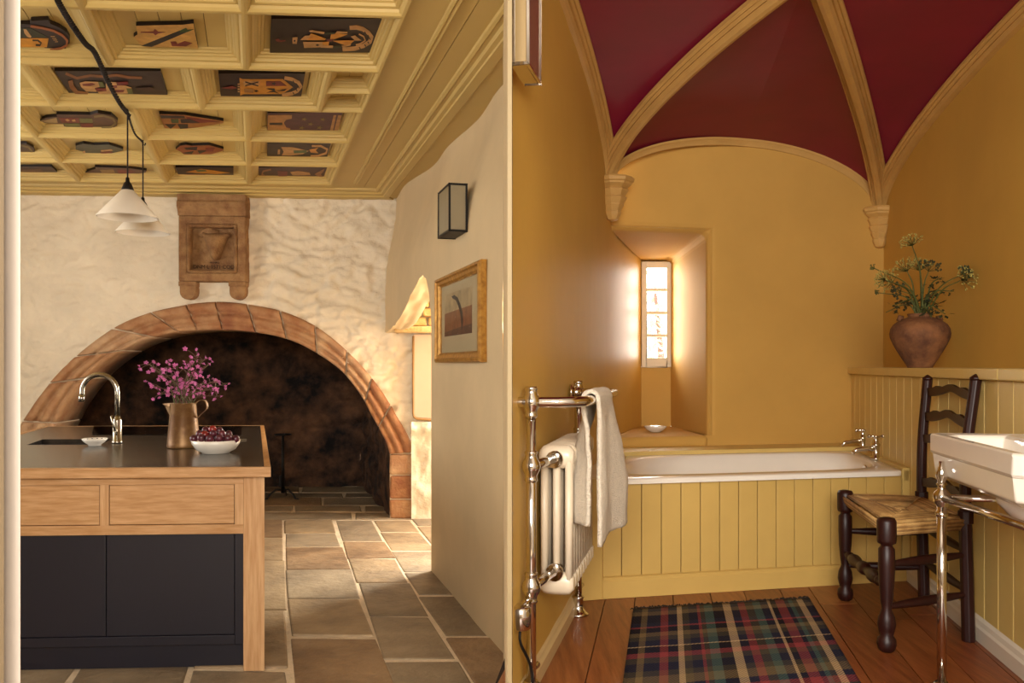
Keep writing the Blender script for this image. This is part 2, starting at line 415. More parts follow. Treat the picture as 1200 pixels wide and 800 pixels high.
sh = [RW(x1, y0, .02), RW(x0, y0, .02)] + [RW(x0 + r - r * math.cos(t), y1 - r + r * math.sin(t), .02) for t in (0, .4, .8, 1.2, 1.57)] + [RW(x1, y1 + 3, .02)]
part('shutter', MB().prism(sh, nb * .03), m_shut, wr, bevel=.004)
lp = [p + nb * .03 + V((0, 0, -.012)) for p in sh[1:]]
part('shutter_edge', MB().tube(lp, .012, 6), M('tan_edge', '#96703f', .6, var=.05), wr)
mb = MB().grid(lambda i, j: RW(lerp(482, 540, i), lerp(613, 494, j), .05 + .03 * fbm(i * 4, j * 6, 1) + .05 * math.exp(-((j - .93) / .05) ** 2)), 24, 40)
part('dado_plaster', mb, m_lime, wr)

# ---- door lining at the left
jd = 1.9
mb = MB().hexa([W(-60, 428, jd) + V((0, 0, KF)), W(24, 428, jd) + V((0, 0, KF)), W(24, 428, jd + .08) + V((0, 0, KF)), W(-60, 428, jd + .08) + V((0, 0, KF)),
                W(-60, 428, jd) + V((0, 0, KC + .3)), W(24, 428, jd) + V((0, 0, KC + .3)), W(24, 428, jd + .08) + V((0, 0, KC + .3)), W(-60, 428, jd + .08) + V((0, 0, KC + .3))])
d1 = struct('door_1', mb, m_pier, bevel=.002)
mb = MB().hexa([W(-60, 428, jd - .05) + V((0, 0, KF)), W(4.5, 428, jd - .05) + V((0, 0, KF)), W(4.5, 428, jd) + V((0, 0, KF)), W(-60, 428, jd) + V((0, 0, KF)),
                W(-60, 428, jd - .05) + V((0, 0, KC + .3)), W(4.5, 428, jd - .05) + V((0, 0, KC + .3)), W(4.5, 428, jd) + V((0, 0, KC + .3)), W(-60, 428, jd) + V((0, 0, KC + .3))])
part('architrave', mb, m_arch, d1)

# ---- flagstone floor
mb = MB().box(-6, 2.2, -1.3, 10.6, KF - .06, KF - .007)
floor_k = struct('floor', mb, m_mortar)
def jline(a, b): 
    p, q = onz(*a, KF), onz(*b, KF); k = (q.x - p.x) / (q.y - p.y); return (p.x - k * p.y, k)
JL = [jline((332, 610), (341, 794)), jline((391, 610), (460, 797)), jline((437, 610), (551, 797)), jline((480.7, 607.5), (506.8, 639))]
k = JL[0][1]
left = [(JL[0][0] - w, k) for w in (.46, .98, 1.42, 1.95, 2.4, 2.9, 3.35)]
lines = left[::-1] + JL + [(JL[3][0] + .55, k), (JL[3][0] + 1.1, k)]
fy = lambda y: KF * F / (HOR - y)
rows = {6: [609, 629.5, 655.6, 714.7, 783, 815, 900], 7: [609, 624, 640, 666.6, 701.5, 745.8, 806, 900], 8: [609, 633.6, 653.7, 681.7, 721, 772.4, 840, 930],
        9: [609, 623, 644.6, 670, 697, 745.5, 812, 930], 10: [597, 616, 640, 672]}
def paver(p, mat):
    c = sum(p, V((0, 0, 0))) / 4; g = .010; q = []
    for a in p:
        d = c - a; l = d.length; q.append(a + d * (g * 1.4 / l) + V((R.uniform(-.012, .012), R.uniform(-.015, .015), 0)))
    h = R.uniform(-.005, .004); t = [V((a.x, a.y, KF + h + R.uniform(-.002, .002))) for a in q]; b = [V((a.x, a.y, KF - .03)) for a in q]
    part('paver', MB().hexa(b + t), mat, floor_k, bevel=.01, seg=2)
for c in range(len(lines) - 1):
    if c in rows: Y = [fy(y) for y in rows[c]]
    elif c > 10: Y = [fy(604), fy(625), fy(650)]
    else:
        Y = [fy(609)]
        while Y[-1] > 2.6: Y.append(Y[-1] - R.uniform(.45, .85))
    for a, b in zip(Y, Y[1:]):
        p = []
        for (x0, k0), y in ((lines[c], b), (lines[c + 1], b), (lines[c + 1], a), (lines[c], a)): p.append(V((x0 + k0 * y, y, KF)))
        paver(p, R.choice(m_paver))
for y0, y1, js in ((608.6, 600, (-60, 60, 190, 290, 414, 492)), (599.6, 592.4, (-60, 100, 230, 345, 425, 486)), (592, 583, (-60, 40, 180, 378, 462)), (582.6, 577, (-20, 140, 280, 403, 455)), (576.6, 570, (-20, 150, 352, 445))):
    for a, b in zip(js, js[1:]): paver([onz(a, y0, KF), onz(b, y0, KF), onz(b, y1, KF), onz(a, y1, KF)], R.choice(m_paver))

# ---- coffered ceiling
ceil = sthing('ceiling', K(-1.3, -3.2, KC))
cu = [KI(onz(px, py, KC))[0] for px, py in ((94.5, 216), (195.5, 215.6), (292, 216), (389.5, 216))]
cu = [cu[0] - 2.12, cu[0] - 1.42, cu[0] - .71] + cu
cu2 = [KI(onz(px, py, KC))[0] for px, py in ((66, 129), (237, 129), (376, 129))]
cu2 = [cu2[0] - 1.55, cu2[0] - .78] + cu2 + [cu[-1]]
rv = [KI(onz(291, y, KC))[1] for y in (216, 194.4, 166, 129.6, 82, 16)]; rv += [rv[-1] - .84, rv[-1] - 1.68]
CP = [(0, 0), (.014, .002), (.024, .014), (.026, .028), (.034, .028), (.044, .032), (.046, .046), (.056, .050), (.060, .058), (.072, .061), (.076, .070), (.088, .073), (.092, .082)]
def coffer(ua, ub, va, vb_, sc_=1.0):
    mb = MB(); rs = []
    for i_, z in CP:
        i = i_ * sc_; rs.append([K(ua + i, va + i, KC + z), K(ub - i, va + i, KC + z), K(ub - i, vb_ - i, KC + z), K(ua + i, vb_ - i, KC + z)])
    mb.rings(rs, smooth=False, cap0=False, cap1=False)
    c = part('coffer', mb, m_cream, ceil)
    i = .085 * sc_; n = max(2, round((ub - ua) / .14)); g = .0035
    for q in range(n):
        a, b = lerp(ua + i, ub - i, q / n) + g / 2, lerp(ua + i, ub - i, (q + 1) / n) - g / 2
        z = KC + .082 + R.uniform(0, .002)
        p = [K(a, va + i, z), K(b, va + i, z), K(b, vb_ - i, z), K(a, vb_ - i, z)]
        part('board', MB().hexa(p + [x + V((0, 0, .014)) for x in p]), m_cream, c)
for r in range(len(rv) - 1):
    vb_, va = rv[r], rv[r + 1]
    cols = cu2 if r == 3 else cu
    for q in range(len(cols) - 1):
        if r == 3 and q == len(cols) - 2:
            coffer(cols[q], cols[q + 1], (va + vb_) / 2, vb_, .62); coffer(cols[q], cols[q + 1], va, (va + vb_) / 2, .62)
        else: coffer(cols[q], cols[q + 1], va, vb_)
mb = MB(); p = [K(-5.4, rv[-1], KC + .0985), K(-.62, rv[-1], KC + .0985), K(.3, -4.0, KC + .0985), K(.3, .3, KC + .0985), K(-5.4, .3, KC + .0985)]
mb.prism(p, (0, 0, .04)); part('ceiling_backing', mb, m_creamg, ceil)
# flat frieze boards down the right and along the back, with beads and a cornice
ue = cu[-1]; ve = rv[0]; zf = KC + .028
ug = KI(onz(419, 210, KC + .03))[0]; uc = KI(onz(443, 222, KC + .02))[0]
def vcut(u): return max(rv[-1], -(O_.x + u * eu.x + .006 * (O_.y + u * eu.y)) / (ev.x + .006 * ev.y))   # stops against the wall end
for a, b in ((ue, ug), (ug, lerp(ug, uc, .42)), (lerp(ug, uc, .42), uc)):
    p = [K(a + .002, vcut(a), zf), K(b - .002, vcut(b), zf), K(b - .002, ve if a < ug else -.1, zf), K(a + .002, ve if a < ug else -.1, zf)]
    part('frieze_board', MB().hexa(p + [x + V((0, 0, .03)) for x in p]), m_cream, ceil)
p = [K(-5.4, ve, zf), K(ug, ve, zf), K(ug, -.1, zf), K(-5.4, -.1, zf)]
part('frieze_board', MB().hexa(p + [x + V((0, 0, .03)) for x in p]), m_cream, ceil)
def run(prof, u, v0, v1):
    return MB().rings([[K(u + a, vcut(u + a), KC + z) for a, z in prof], [K(u + a, v1, KC + z) for a, z in prof]], smooth=False)
bead = [(-.025, .03), (-.02, .018), (-.008, .012), (0, .02), (.004, .016), (.014, .012), (.022, .02), (.025, .03)]
part('bead_moulding', run(bead, ug, rv[-1], ve), m_cream, ceil)
corn = [(uc - .02, .03), (uc - .015, .014), (uc, .008), (uc + .012, .016), (uc + .03, .012), (uc + .04, -.002), (uc + .065, -.004), (uc + .07, -.012), (-.06, -.014), (-.05, -.004), (.30, .0), (.30, .06), (uc, .06)]
part('cornice', run(corn, 0, rv[-1], 0), m_cream, ceil)
cb = [(-.30, .03), (-.295, .012), (-.25, .008), (-.24, .018), (-.20, .014), (-.19, -.002), (-.13, -.004), (-.12, -.016), (-.05, -.02), (0.02, -.016), (.05, .05)]
mb = MB().rings([[K(-5.4, a, KC + z) for a, z in cb], [K(lerp(uc + .02, .02, (a + .3) / .35), a, KC + z) for a, z in cb]], smooth=False)
part('cornice', mb, m_cream, ceil)
# ------------------------------------------------------------------ painted armorial panels on the ceiling
ZP = KC + .062; TP = .019
def zx(s, ox, oy): return lambda p: (p[0] / s + ox, p[1] / s + oy)
def panel(name, label, tf, outline, base, decos=(), edge='#1a0f0c'):
    pts = [onz(*tf(p), ZP) for p in outline]
    c = sum(pts, V((0, 0, 0))) / len(pts); c.z = ZP
    t = thing(name, label, 'heraldic panel', c, 0, 'painted armorial panels fixed in the ceiling coffers')
    mb = MB().prism(pts, (0, 0, TP), 1); mb.m[0] = 0; mb.m[1] = 0
    part('board', mb, [paint(base), paint(edge)], t)
    if decos:
        mb = MB(); mats = []
        for i, (colr, poly) in enumerate(decos):
            if colr not in mats: mats.append(colr)
            mb.prism([onz(*tf(p), ZP) - V((0, 0, .0012 + .0003 * i)) for p in poly], (0, 0, .001), mats.index(colr))
        part('painting', mb, [paint(m) for m in mats], t, kind='stuff')
    return t
def band(pts, w):
    L, Rr = [], []
    for i, p in enumerate(pts):
        a, b = pts[max(i - 1, 0)], pts[min(i + 1, len(pts) - 1)]; dx, dy = b[0] - a[0], b[1] - a[1]; l = math.hypot(dx, dy) or 1
        L.append((p[0] - dy / l * w, p[1] + dx / l * w)); Rr.append((p[0] + dy / l * w, p[1] - dx / l * w))
    return [[L[i], L[i + 1], Rr[i + 1], Rr[i]] for i in range(len(pts) - 1)]
def ticks(pts, w, l): return [q for i, p in enumerate(pts) for q in band([(p[0] - l * .3, p[1] - l * .5), (p[0] + l * .3, p[1] + l * .5)], w)]
def star(x, y, r): return [(x + (r if i % 2 == 0 else r * .4) * math.cos(i * math.pi / 5), y + (r if i % 2 == 0 else r * .4) * math.sin(i * math.pi / 5) * .6) for i in range(10)]
G, T, D, RD, GR = '#b87a24', '#b08350', '#1c1016', '#6a2320', '#2e3320'
z1 = zx(10.909, 340, 20)
arc = [(760, 135), (850, 130), (930, 150), (1000, 195), (1040, 250), (1020, 310), (940, 360), (830, 395), (670, 405)]
d = [(T, q) for q in band(arc, 27)] + [(T, q) for q in band([(880, 210), (940, 240), (960, 290), (900, 330), (840, 345)], 9)]
d += [(T, [(240, 165), (280, 155), (440, 180), (430, 205), (260, 180)]), (G, [(215, 270), (265, 195), (460, 265), (440, 283), (215, 283)]), (T, [(130, 280), (190, 225), (265, 225), (215, 280)]),
      (T, [(165, 305), (415, 305), (415, 350), (390, 372), (180, 380)]), (G, [(415, 305), (500, 300), (490, 350), (415, 345)]), (T, [(390, 350), (550, 350), (545, 380), (390, 375)]),
      (G, [(510, 265), (525, 200), (600, 190), (735, 205), (550, 272)]), (T, [(580, 190), (600, 165), (735, 172), (730, 190)]), (G, [(545, 285), (825, 280), (760, 335), (690, 340)]),
      (T, [(655, 350), (780, 325), (770, 345), (680, 370)]), (T, [(775, 230), (830, 215), (910, 280), (830, 280)]), (RD, [(465, 265), (550, 265), (530, 290), (470, 292)]), (GR, [(450, 180), (570, 175), (575, 195), (450, 205)]),
      (GR, [(550, 355), (655, 350), (660, 372), (550, 378)]), (T, [(30, 240), (95, 235), (85, 320), (30, 318)]), (D, [(45, 270), (70, 268), (68, 290), (45, 290)]), (D, star(350, 335, 28)),
      (RD, [(-190, 262), (-150, 250), (-120, 275), (-60, 268), (-60, 285), (-130, 295), (-175, 285)])]
d += [(D, q) for q in ticks([(960, 175), (1000, 215), (1020, 250), (1000, 300), (960, 335), (890, 368)], 6, 26)]
panel('heraldic_painting', 'large dark rectangular panel with gold quartered shield and curved scroll, beside the frieze', zx(6.156, 300, 10),
      [(110, 75), (908, 75), (825, 318), (100, 318)], '#241618', [(c, [((p[0] / 10.909 + 40) * 6.156, (p[1] / 10.909 + 10) * 6.156) for p in q]) for c, q in d])
z3 = zx(5.4545, 20, 10)
panel('heraldic_shield', 'gold shaped shield crossed by a black diagonal bend with red birds and crosses', z3,
      [(760, 110), (1060, 103), (1128, 95), (1135, 140), (1158, 255), (1080, 250), (870, 245), (800, 240), (765, 205), (745, 182), (770, 165)], '#b78a46',
      [('#1a1216', [(795, 237), (860, 244), (1085, 150), (1040, 140)]), (RD, [(790, 148), (870, 146), (880, 128), (900, 146), (950, 150), (900, 158), (885, 170), (870, 156), (790, 152)]),
       (RD, [(980, 210), (1015, 208), (1025, 225), (1070, 206), (1120, 220), (1080, 240), (990, 238)]), ('#33441f', [(1040, 140), (1080, 120), (1090, 135), (1130, 130), (1090, 148), (1040, 152)])])
z4 = zx(16, 20, 15)
d = [('#272a1c', [(-450, 290), (250, 280), (590, 460), (-450, 470)]), (G, [(-450, 475), (590, 475), (560, 640), (-450, 640)]), (T, [(120, 300), (170, 305), (270, 440), (250, 460), (190, 440), (140, 380)])]
d += [(D, q) for q in band([(290, 510), (390, 510), (450, 560), (430, 600), (350, 595)], 16)]
d += [('#8a4a22', q) for q in band([(250, 240), (480, 275), (700, 330), (850, 410), (940, 500), (930, 590), (830, 650), (620, 680)], 22)]
d += [(T, q) for q in band([(630, 425), (710, 425)], 5) + band([(660, 460), (735, 460)], 5) + band([(680, 490), (750, 490)], 5) + band([(710, 522), (765, 520)], 5)]
panel('heraldic_shield', 'dark shaped crest with curved garland border, cut by the door lining at the upper left', z4,
      [(-450, 220), (245, 215), (260, 155), (580, 135), (620, 205), (800, 280), (930, 370), (990, 480), (985, 570), (915, 625), (920, 705), (620, 700), (500, 645), (-450, 640)], '#22141a', d)
z5 = zx(8.276, 60, 78)
BR = '#7a4a26'
d = [(BR, q) for q in band([(140, 65), (250, 110), (380, 85), (520, 95), (640, 80), (750, 100), (880, 105)], 12) + band([(185, 130), (200, 190), (250, 250), (350, 260), (320, 295)], 22) + band([(450, 280), (700, 285), (850, 290), (960, 292)], 7)]
d += [(T, [(275, 150), (330, 135), (460, 140), (470, 190), (420, 200), (440, 235), (340, 232), (290, 190)]), (RD, [(300, 160), (400, 150), (430, 165), (380, 180), (310, 178)]), ('#56552c', [(455, 140), (500, 140), (520, 190), (470, 190)]),
      (T, [(530, 140), (630, 140), (640, 175), (720, 175), (780, 195), (790, 250), (470, 255), (450, 235), (540, 230), (530, 200)]), (RD, [(430, 200), (530, 200), (540, 228), (440, 230)]), (RD, [(560, 170), (640, 170), (640, 195), (570, 200)]),
      (RD, [(630, 140), (740, 135), (750, 165), (650, 172)]), (RD, [(590, 218), (710, 215), (700, 238), (600, 240)]), ('#56552c', [(730, 200), (780, 200), (795, 250), (745, 250)]), ('#3a1a18', [(820, 195), (960, 185), (1000, 205), (960, 220), (830, 215)])]
panel('heraldic_painting', 'dark brown rectangular panel with faded quartered arms, crossed by the twisted black cable', z5, [(32, 44), (1060, 44), (1140, 312), (202, 302)], '#2b1a18', d)
z6 = zx(10.435, 250, 80)
arc = [(870, 115), (960, 130), (1040, 170), (1070, 220), (1030, 270), (960, 305), (840, 322)]
d = [(G, [(320, 115), (360, 132), (850, 132), (975, 230), (840, 312), (370, 315), (330, 330)])] + [(T, q) for q in band(arc, 22)]
d += [(T, [(365, 150), (570, 150), (560, 208), (375, 208)]), (RD, [(645, 150), (820, 150), (900, 208), (645, 210)]), (D, star(740, 180, 40)), (D, [(645, 240), (750, 240), (755, 268), (720, 262)]), (D, [(650, 290), (740, 262), (800, 300), (740, 282)]), (D, [(780, 268), (900, 240), (870, 268)]),
      ('#8a5f30', [(375, 240), (490, 240), (490, 290), (380, 285)]), (D, star(525, 268, 28)), (RD, [(90, 230), (230, 205), (290, 228), (230, 248)])]
d += [(D, q) for q in band([(390, 155), (550, 205)], 5) + band([(390, 203), (550, 155)], 5) + ticks([(980, 150), (1020, 185), (1045, 220), (1020, 255), (980, 290)], 5, 24)]
d += [(T, [(298, 170 + 30 * i), (322, 170 + 30 * i), (322, 184 + 30 * i), (298, 184 + 30 * i)]) for i in range(4)]
panel('heraldic_painting', 'dark panel with gold shield quartered by saltire, left of tiny coffers', z6, [(62, 64), (1122, 64), (1075, 342), (92, 344)], '#25131a', d)
z7 = zx(4.444, 20, 120)
panel('heraldic_shield', 'long shaped shield of checkered quarters with round crest, left of the pendant cord', z7,
      [(118, 95), (150, 80), (210, 75), (205, 62), (380, 65), (420, 55), (490, 65), (525, 95), (520, 120), (490, 140), (430, 135), (400, 130), (370, 137), (250, 137), (240, 112), (150, 108)], '#4a2c22',
      [('#97794a', [(125, 95), (205, 80), (212, 105), (150, 105)]), (RD, [(215, 80), (320, 80), (325, 105), (235, 105)]), ('#5e5a30', [(325, 82), (390, 82), (395, 105), (330, 105)]), ('#5e5a30', [(245, 108), (325, 108), (330, 130), (255, 130)]), (RD, [(330, 108), (395, 108), (395, 128), (335, 128)]),
       (T, [(250, 88), (262, 84), (275, 92), (262, 98)]), (T, [(285, 90), (300, 86), (305, 96), (290, 98)])] + [('#6e5a34', q) for q in band([(400, 72), (450, 66), (500, 82), (512, 105), (490, 125), (440, 128)], 6)])
panel('heraldic_shield', 'flat iron shaped pointed shield of red and gold triangles', z7, [(740, 60), (870, 65), (1000, 85), (1075, 97), (1075, 108), (940, 130), (850, 140), (770, 140)], '#8f5a28',
      [(D, [(745, 66), (870, 70), (875, 82), (752, 82)]), (RD, [(880, 75), (1060, 100), (900, 108)]), (D, [(770, 112), (830, 112), (800, 136)]), (D, [(835, 112), (890, 112), (890, 132), (850, 136)]), ('#3e4a2a', [(800, 86), (840, 84), (842, 106), (806, 106)]), (D, [(850, 86), (900, 84), (950, 104), (855, 106)])])
z8 = zx(6.667, 280, 110)
panel('heraldic_painting', 'plum brown panel with tan castle shape at one end and stripes at the other', z8, [(222, 150), (810, 145), (775, 285), (220, 282)], '#4a2430',
      [('#a87844', [(228, 165), (415, 163), (412, 192), (370, 200), (350, 225), (370, 262), (402, 268), (400, 282), (222, 282)]), ('#a87844', [(740, 165), (760, 165), (735, 283), (712, 283)]), ('#a87844', [(775, 165), (805, 165), (775, 283), (745, 283)]), (D, [(240, 224), (340, 222), (340, 240), (240, 240)])]
      + [('#77642e', star(x, y, 26)) for x, y in ((510, 195), (655, 198), (490, 262), (630, 260), (560, 232))])
panel('heraldic_shield', 'small rounded dark shield half hidden behind the door lining', z7, [(-20, 215), (50, 215), (85, 235), (92, 255), (80, 275), (-20, 272)], '#3a2222', [('#6e5a34', q) for q in band([(20, 222), (60, 232), (78, 255), (60, 270), (15, 268)], 5)])
panel('heraldic_shield', 'grey green leaf shaped shield with three tan strokes, left of the front pendant', z7, [(305, 225), (345, 215), (400, 222), (480, 220), (553, 243), (553, 250), (480, 268), (400, 272), (345, 272), (340, 255), (305, 245)], '#474537',
      [(T, [(435, 248), (490, 244), (500, 250), (440, 256)]), (RD, [(430, 258), (490, 254), (500, 262), (440, 266)]), (T, [(340, 255), (352, 250), (358, 264), (348, 266)])])
panel('heraldic_shield', 'small russet leaf shaped shield with dark zigzags, beside the centre beam', z7, [(827, 245), (850, 225), (880, 220), (910, 225), (1000, 222), (1075, 243), (1075, 250), (1010, 270), (870, 272), (855, 258)], '#8a4a24',
      [(D, [(870, 235), (940, 230), (935, 248), (880, 246)]), (D, [(940, 250), (1000, 248), (950, 266)]), (RD, [(980, 236), (1030, 236), (1020, 255), (985, 255)]), (D, [(860, 262), (920, 252), (910, 268)])])
panel('heraldic_painting', 'narrow brown panel with pale tower, green shield and curved scroll', z8, [(222, 383), (720, 383), (690, 490), (220, 490)], '#2f1c1a',
      [(T, [(330, 415), (420, 415), (480, 430), (545, 445), (500, 468), (400, 480), (335, 480), (350, 450)]), ('#4f5f38', [(425, 440), (530, 438), (530, 460), (430, 462)]), (G, [(550, 435), (620, 418), (600, 440), (620, 462), (560, 455)]), (T, [(305, 432), (322, 432), (320, 468), (302, 468)])]
      + [(T, q) for q in band([(570, 405), (640, 405), (690, 430), (680, 460), (620, 480), (560, 482)], 8)])
panel('heraldic_painting', 'brown panel cut off by the door lining in the last coffer row', z7, [(-30, 335), (180, 335), (235, 388), (-30, 388)], '#3c2320', [('#5e3b28', [(20, 350), (120, 345), (150, 370), (40, 380)])])
panel('heraldic_shield', 'long spindle shaped shield with block at its middle, behind the pendant cords', z7, [(355, 365), (410, 345), (405, 337), (500, 340), (590, 343), (675, 355), (670, 365), (590, 378), (540, 385), (450, 388), (440, 370), (370, 368)], '#57382c',
      [('#8a6a3e', [(430, 350), (500, 348), (520, 382), (455, 384)]), (RD, [(520, 350), (600, 352), (620, 365), (530, 372)])])
panel('heraldic_painting', 'dark panel with gold diagonal branch, just above the carved stone', z7, [(825, 338), (1127, 338), (1127, 390), (845, 388)], '#2b1816', [(G, [(880, 362), (960, 345), (1110, 366), (1040, 372), (950, 368)]), (RD, [(870, 372), (960, 374), (1060, 382), (890, 384)]), ('#4f5f38', [(930, 350), (980, 350), (990, 358), (940, 360)])])
panel('heraldic_painting', 'wine red panel with faint crescent and figures, last coffer before the cornice', z8, [(155, 573), (712, 570), (675, 665), (155, 665)], '#3f1c1c',
      [('#8a5c34', q) for q in band([(250, 590), (190, 602), (180, 628), (220, 650), (270, 652)], 7)] + [(T, [(400, 608), (460, 600), (550, 612), (560, 632), (420, 634)]), ('#8a5c34', [(590, 625), (670, 580), (660, 605), (640, 625), (660, 655), (620, 640)]), ('#6e2a26', [(300, 600), (380, 605), (375, 640), (310, 640)])])

# ------------------------------------------------------------------ carved stone above the arch
cs = BW(254, 331); sw = 9.37 * S / F                        # metres per pixel there
tcs = thing('carved_stone', 'brown carved stone panel with animal head in relief on white rubble wall above the arch', 'carving', cs, a4)
x = lambda p: (p - 254) * sw; z = lambda p: (331 - p) * sw
def fr(mb, a, b, i0, i1, y0, y1):      # frame ring between inset i0..i1 of rect a..b
    (ax, az), (bx, bz) = a, b
    r = lambda i, y: [(ax + i, y, az + i), (bx - i, y, az + i), (bx - i, y, bz - i), (ax + i, y, bz - i)]
    mb.rings([r(i0, .02), r(i0, y0), r(i1, y1), r(i1, .02)], smooth=False, cap0=False, cap1=False)
A, B = (x(216), z(331)), (x(290.5), z(257))
mb = MB(); fr(mb, A, B, 0, .07, -.13, -.13); fr(mb, A, B, .07, .10, -.12, -.12); part('frame', mb, m_stonecarve, tcs, world=False, bevel=.008)
mb = MB()
for i in range(4):
    a, b = [((A[0] + .085, A[1] + .085), (B[0] - .085, A[1] + .085)), ((B[0] - .085, A[1] + .085), (B[0] - .085, B[1] - .085)), ((B[0] - .085, B[1] - .085), (A[0] + .085, B[1] - .085)), ((A[0] + .085, B[1] - .085), (A[0] + .085, A[1] + .085))][i]
    n = 150; ph = [t / n for t in range(n + 1)]
    for k in (0, math.pi):
        mb.tube([(lerp(a[0], b[0], t) + .008 * math.cos(t * 75 + k) * (1 if a[0] == b[0] else 0), -.125 + .010 * math.sin(t * 75 + k), lerp(a[1], b[1], t) + .008 * math.cos(t * 75 + k) * (1 if a[0] != b[0] else 0)) for t in ph], .009, 5)
part('rope_moulding', mb, m_stonecarve, tcs, world=False)
mb = MB().grid(lambda i, j: V((lerp(A[0] + .09, B[0] - .09, i), -.045 - .02 * abs(fbm(i * 7, j * 7, 3)) * smooth((j - .2) / .15), lerp(A[1] + .09, B[1] - .09, j))), 40, 40)
part('sunk_field', mb, m_stonecarve, tcs, world=False)
mb = MB(); rs = []
for zz, w, dd in ((.375, .06, .03), (.36, .125, .06), (.345, .135, .085), (.325, .115, .10), (.29, .09, .11), (.24, .07, .115), (.19, .05, .11), (.155, .04, .10), (.135, .026, .08), (.128, .006, .05)):
    zz += .062
    rs.append([(x(254) + w * math.cos(t) + .01, -.045 - dd * max(0, math.sin(t)) , zz + (.012 if abs(math.cos(t)) > .9 and w > .1 else 0)) for t in [math.pi * k / 10 for k in range(11)]])
mb.rings(rs, closed=False)
for s in (-1, 1): mb.tube([(s * .05 + .01, -.08, .40), (s * .11 + .01, -.09, .42), (s * .13 + .01, -.07, .40)], [.022, .02, .008], 7)
part('animal_head', mb, m_stonecarve, tcs, world=False)
mb = MB(); rs = []
for zz, w in ((.48, .03), (.46, .09), (.42, .10), (.39, .05)):
    rs.append([(-.05 + w * math.cos(t), -.045 - .04 * max(0, math.sin(t)), zz) for t in [math.pi * k / 8 for k in range(9)]])
mb.rings(rs, closed=False); part('scroll_relief', mb, m_stonecarve, tcs, world=False)
mb = MB().prism([(x(215.5), -.16, z(257)), (x(291.5), -.16, z(257)), (x(291.5), -.19, z(250)), (x(215.5), -.19, z(250))], (0, 0, 0.0))
mb = MB().rings([[(xx, y, zz) for y, zz in ((.02, z(257)), (-.14, z(257)), (-.15, z(252)), (-.18, z(247)), (-.18, z(242)), (-.16, z(240)), (-.17, z(233)), (.02, z(233)))] for xx in (x(215.5), x(291.5))], smooth=False)
part('cornice_block', mb, m_stonecarve, tcs, world=False, bevel=.006)
for x0, x1 in ((216, 234), (271.5, 289.5)):
    n = 8; c = (x(x0) + x(x1)) / 2; r = (x(x1) - x(x0)) / 2
    pl = [(x(x0), -.10, z(331)), (x(x0), -.10, z(343))] + [(c - r * math.cos(t), -.10, z(343) - r * .95 * math.sin(t)) for t in [math.pi * k / n for k in range(1, n)]] + [(x(x1), -.10, z(343)), (x(x1), -.10, z(331))]
    mb = MB().prism(pl, (0, .12, 0)); mb.box(x(x0) - .006, x(x1) + .006, -.115, .02, z(336.5), z(331)); part('bracket', mb, m_stonecarve, tcs, world=False, bevel=.006)
def text_mesh(txt, size, ext=.002):
    c = bpy.data.curves.new('inscription', 'FONT'); c.body = txt; c.size = size; c.extrude = ext; c.align_x = 'CENTER'
    o = bpy.data.objects.new('tmp', c); COL.objects.link(o); bpy.context.view_layer.update()
    me = bpy.data.meshes.new_from_object(o.evaluated_get(bpy.context.evaluated_depsgraph_get())); bpy.data.objects.remove(o); bpy.data.curves.remove(c); return me
me = text_mesh('DNM\u00b7L\u00b71571\u00b7COD\u00b7', .046); me.materials.clear(); me.materials.append(m_ink)
o = link('inscription', me, tcs); o.location = (0, -.072, .118); o.rotation_euler = (math.pi / 2, 0, 0)
me = text_mesh('MVNRO', .024); me.materials.clear(); me.materials.append(m_ink)
o = link('inscription', me, tcs); o.location = (0, -.072, .163); o.rotation_euler = (math.pi / 2, 0, 0)

# ------------------------------------------------------------------ pendants and the draped cable
def pendant(px, dd, label):
    d = dd; c = W(px, 255 if d < 6.5 else 273, d); sc_ = .345
    zb = c.z; r = sc_ / 2; h = .165
    t = thing('pendant_lamp', label, 'pendant lamp', (c.x, c.y, zb), 0, 'white cone pendant lamps')
    prof = [(r, 0), (r, .006), (.035, h), (.03, h + .003), (.03, h - .004), (r - .006, 0)]
    part('shade', MB().lathe(prof, n=40, cap0=False, cap1=False), m_enamel, t, world=False)
    part('lamp_cap', MB().lathe([(.034, h - .002), (.036, h + .004), (.022, h + .04), (.012, h + .052), (.010, h + .075), (.004, h + .08)], n=18), m_black, t, world=False)
    part('bulb', MB().lathe([(.012, h - .01), (.02, h - .04), (.028, h - .075), (.02, h - .1), (.002, h - .106)], n=14), m_enamel, t, world=False)
    top = KC + .0 - zb
    part('cord', MB().tube([(0, 0, h + .07), (0, 0, top)], .0045, 6), m_cable, t, world=False)
    part('hook', MB().tube([(0, 0, top + .02), (0, 0, top - .02), (.012, 0, top - .032), (.018, 0, top - .015)], .005, 6), m_black, t, world=False)
    return t, V((c.x, c.y, KC))
p1, h1 = pendant(149.5, 6.18, 'nearer of the two white cone pendants on black cords, with visible black cap')
p2, h2 = pendant(167.5, 6.98, 'farther white cone pendant, half hidden behind the nearer cone')
def twist(pts, r, w, turns, n):
    C = cat_rom(pts, n); mb = MB()
    for ph in (0, math.pi):
        out = []
        for i, p in enumerate(C):
            t = (C[min(i + 1, n)] - C[max(i - 1, 0)]).normalized(); a = t.cross(V((0, 0, 1))).normalized(); b = a.cross(t)
            an = ph + i / n * turns * 2 * math.pi; out.append(p + (a * math.cos(an) + b * math.sin(an)) * w)
        mb.tube(out, r, 6)
    return mb
path = [h1 + V((0, 0, -.01)), onz(140, 120, KC - .01), onz(128, 98, KC - .03), onz(119, 78, KC - .02), onz(110, 60, KC - .006), onz(101, 52, KC - .02), onz(92, 40, KC - .03), onz(80, 22, KC - .03), onz(70, 5, KC - .01), onz(58, -20, KC - .02)]
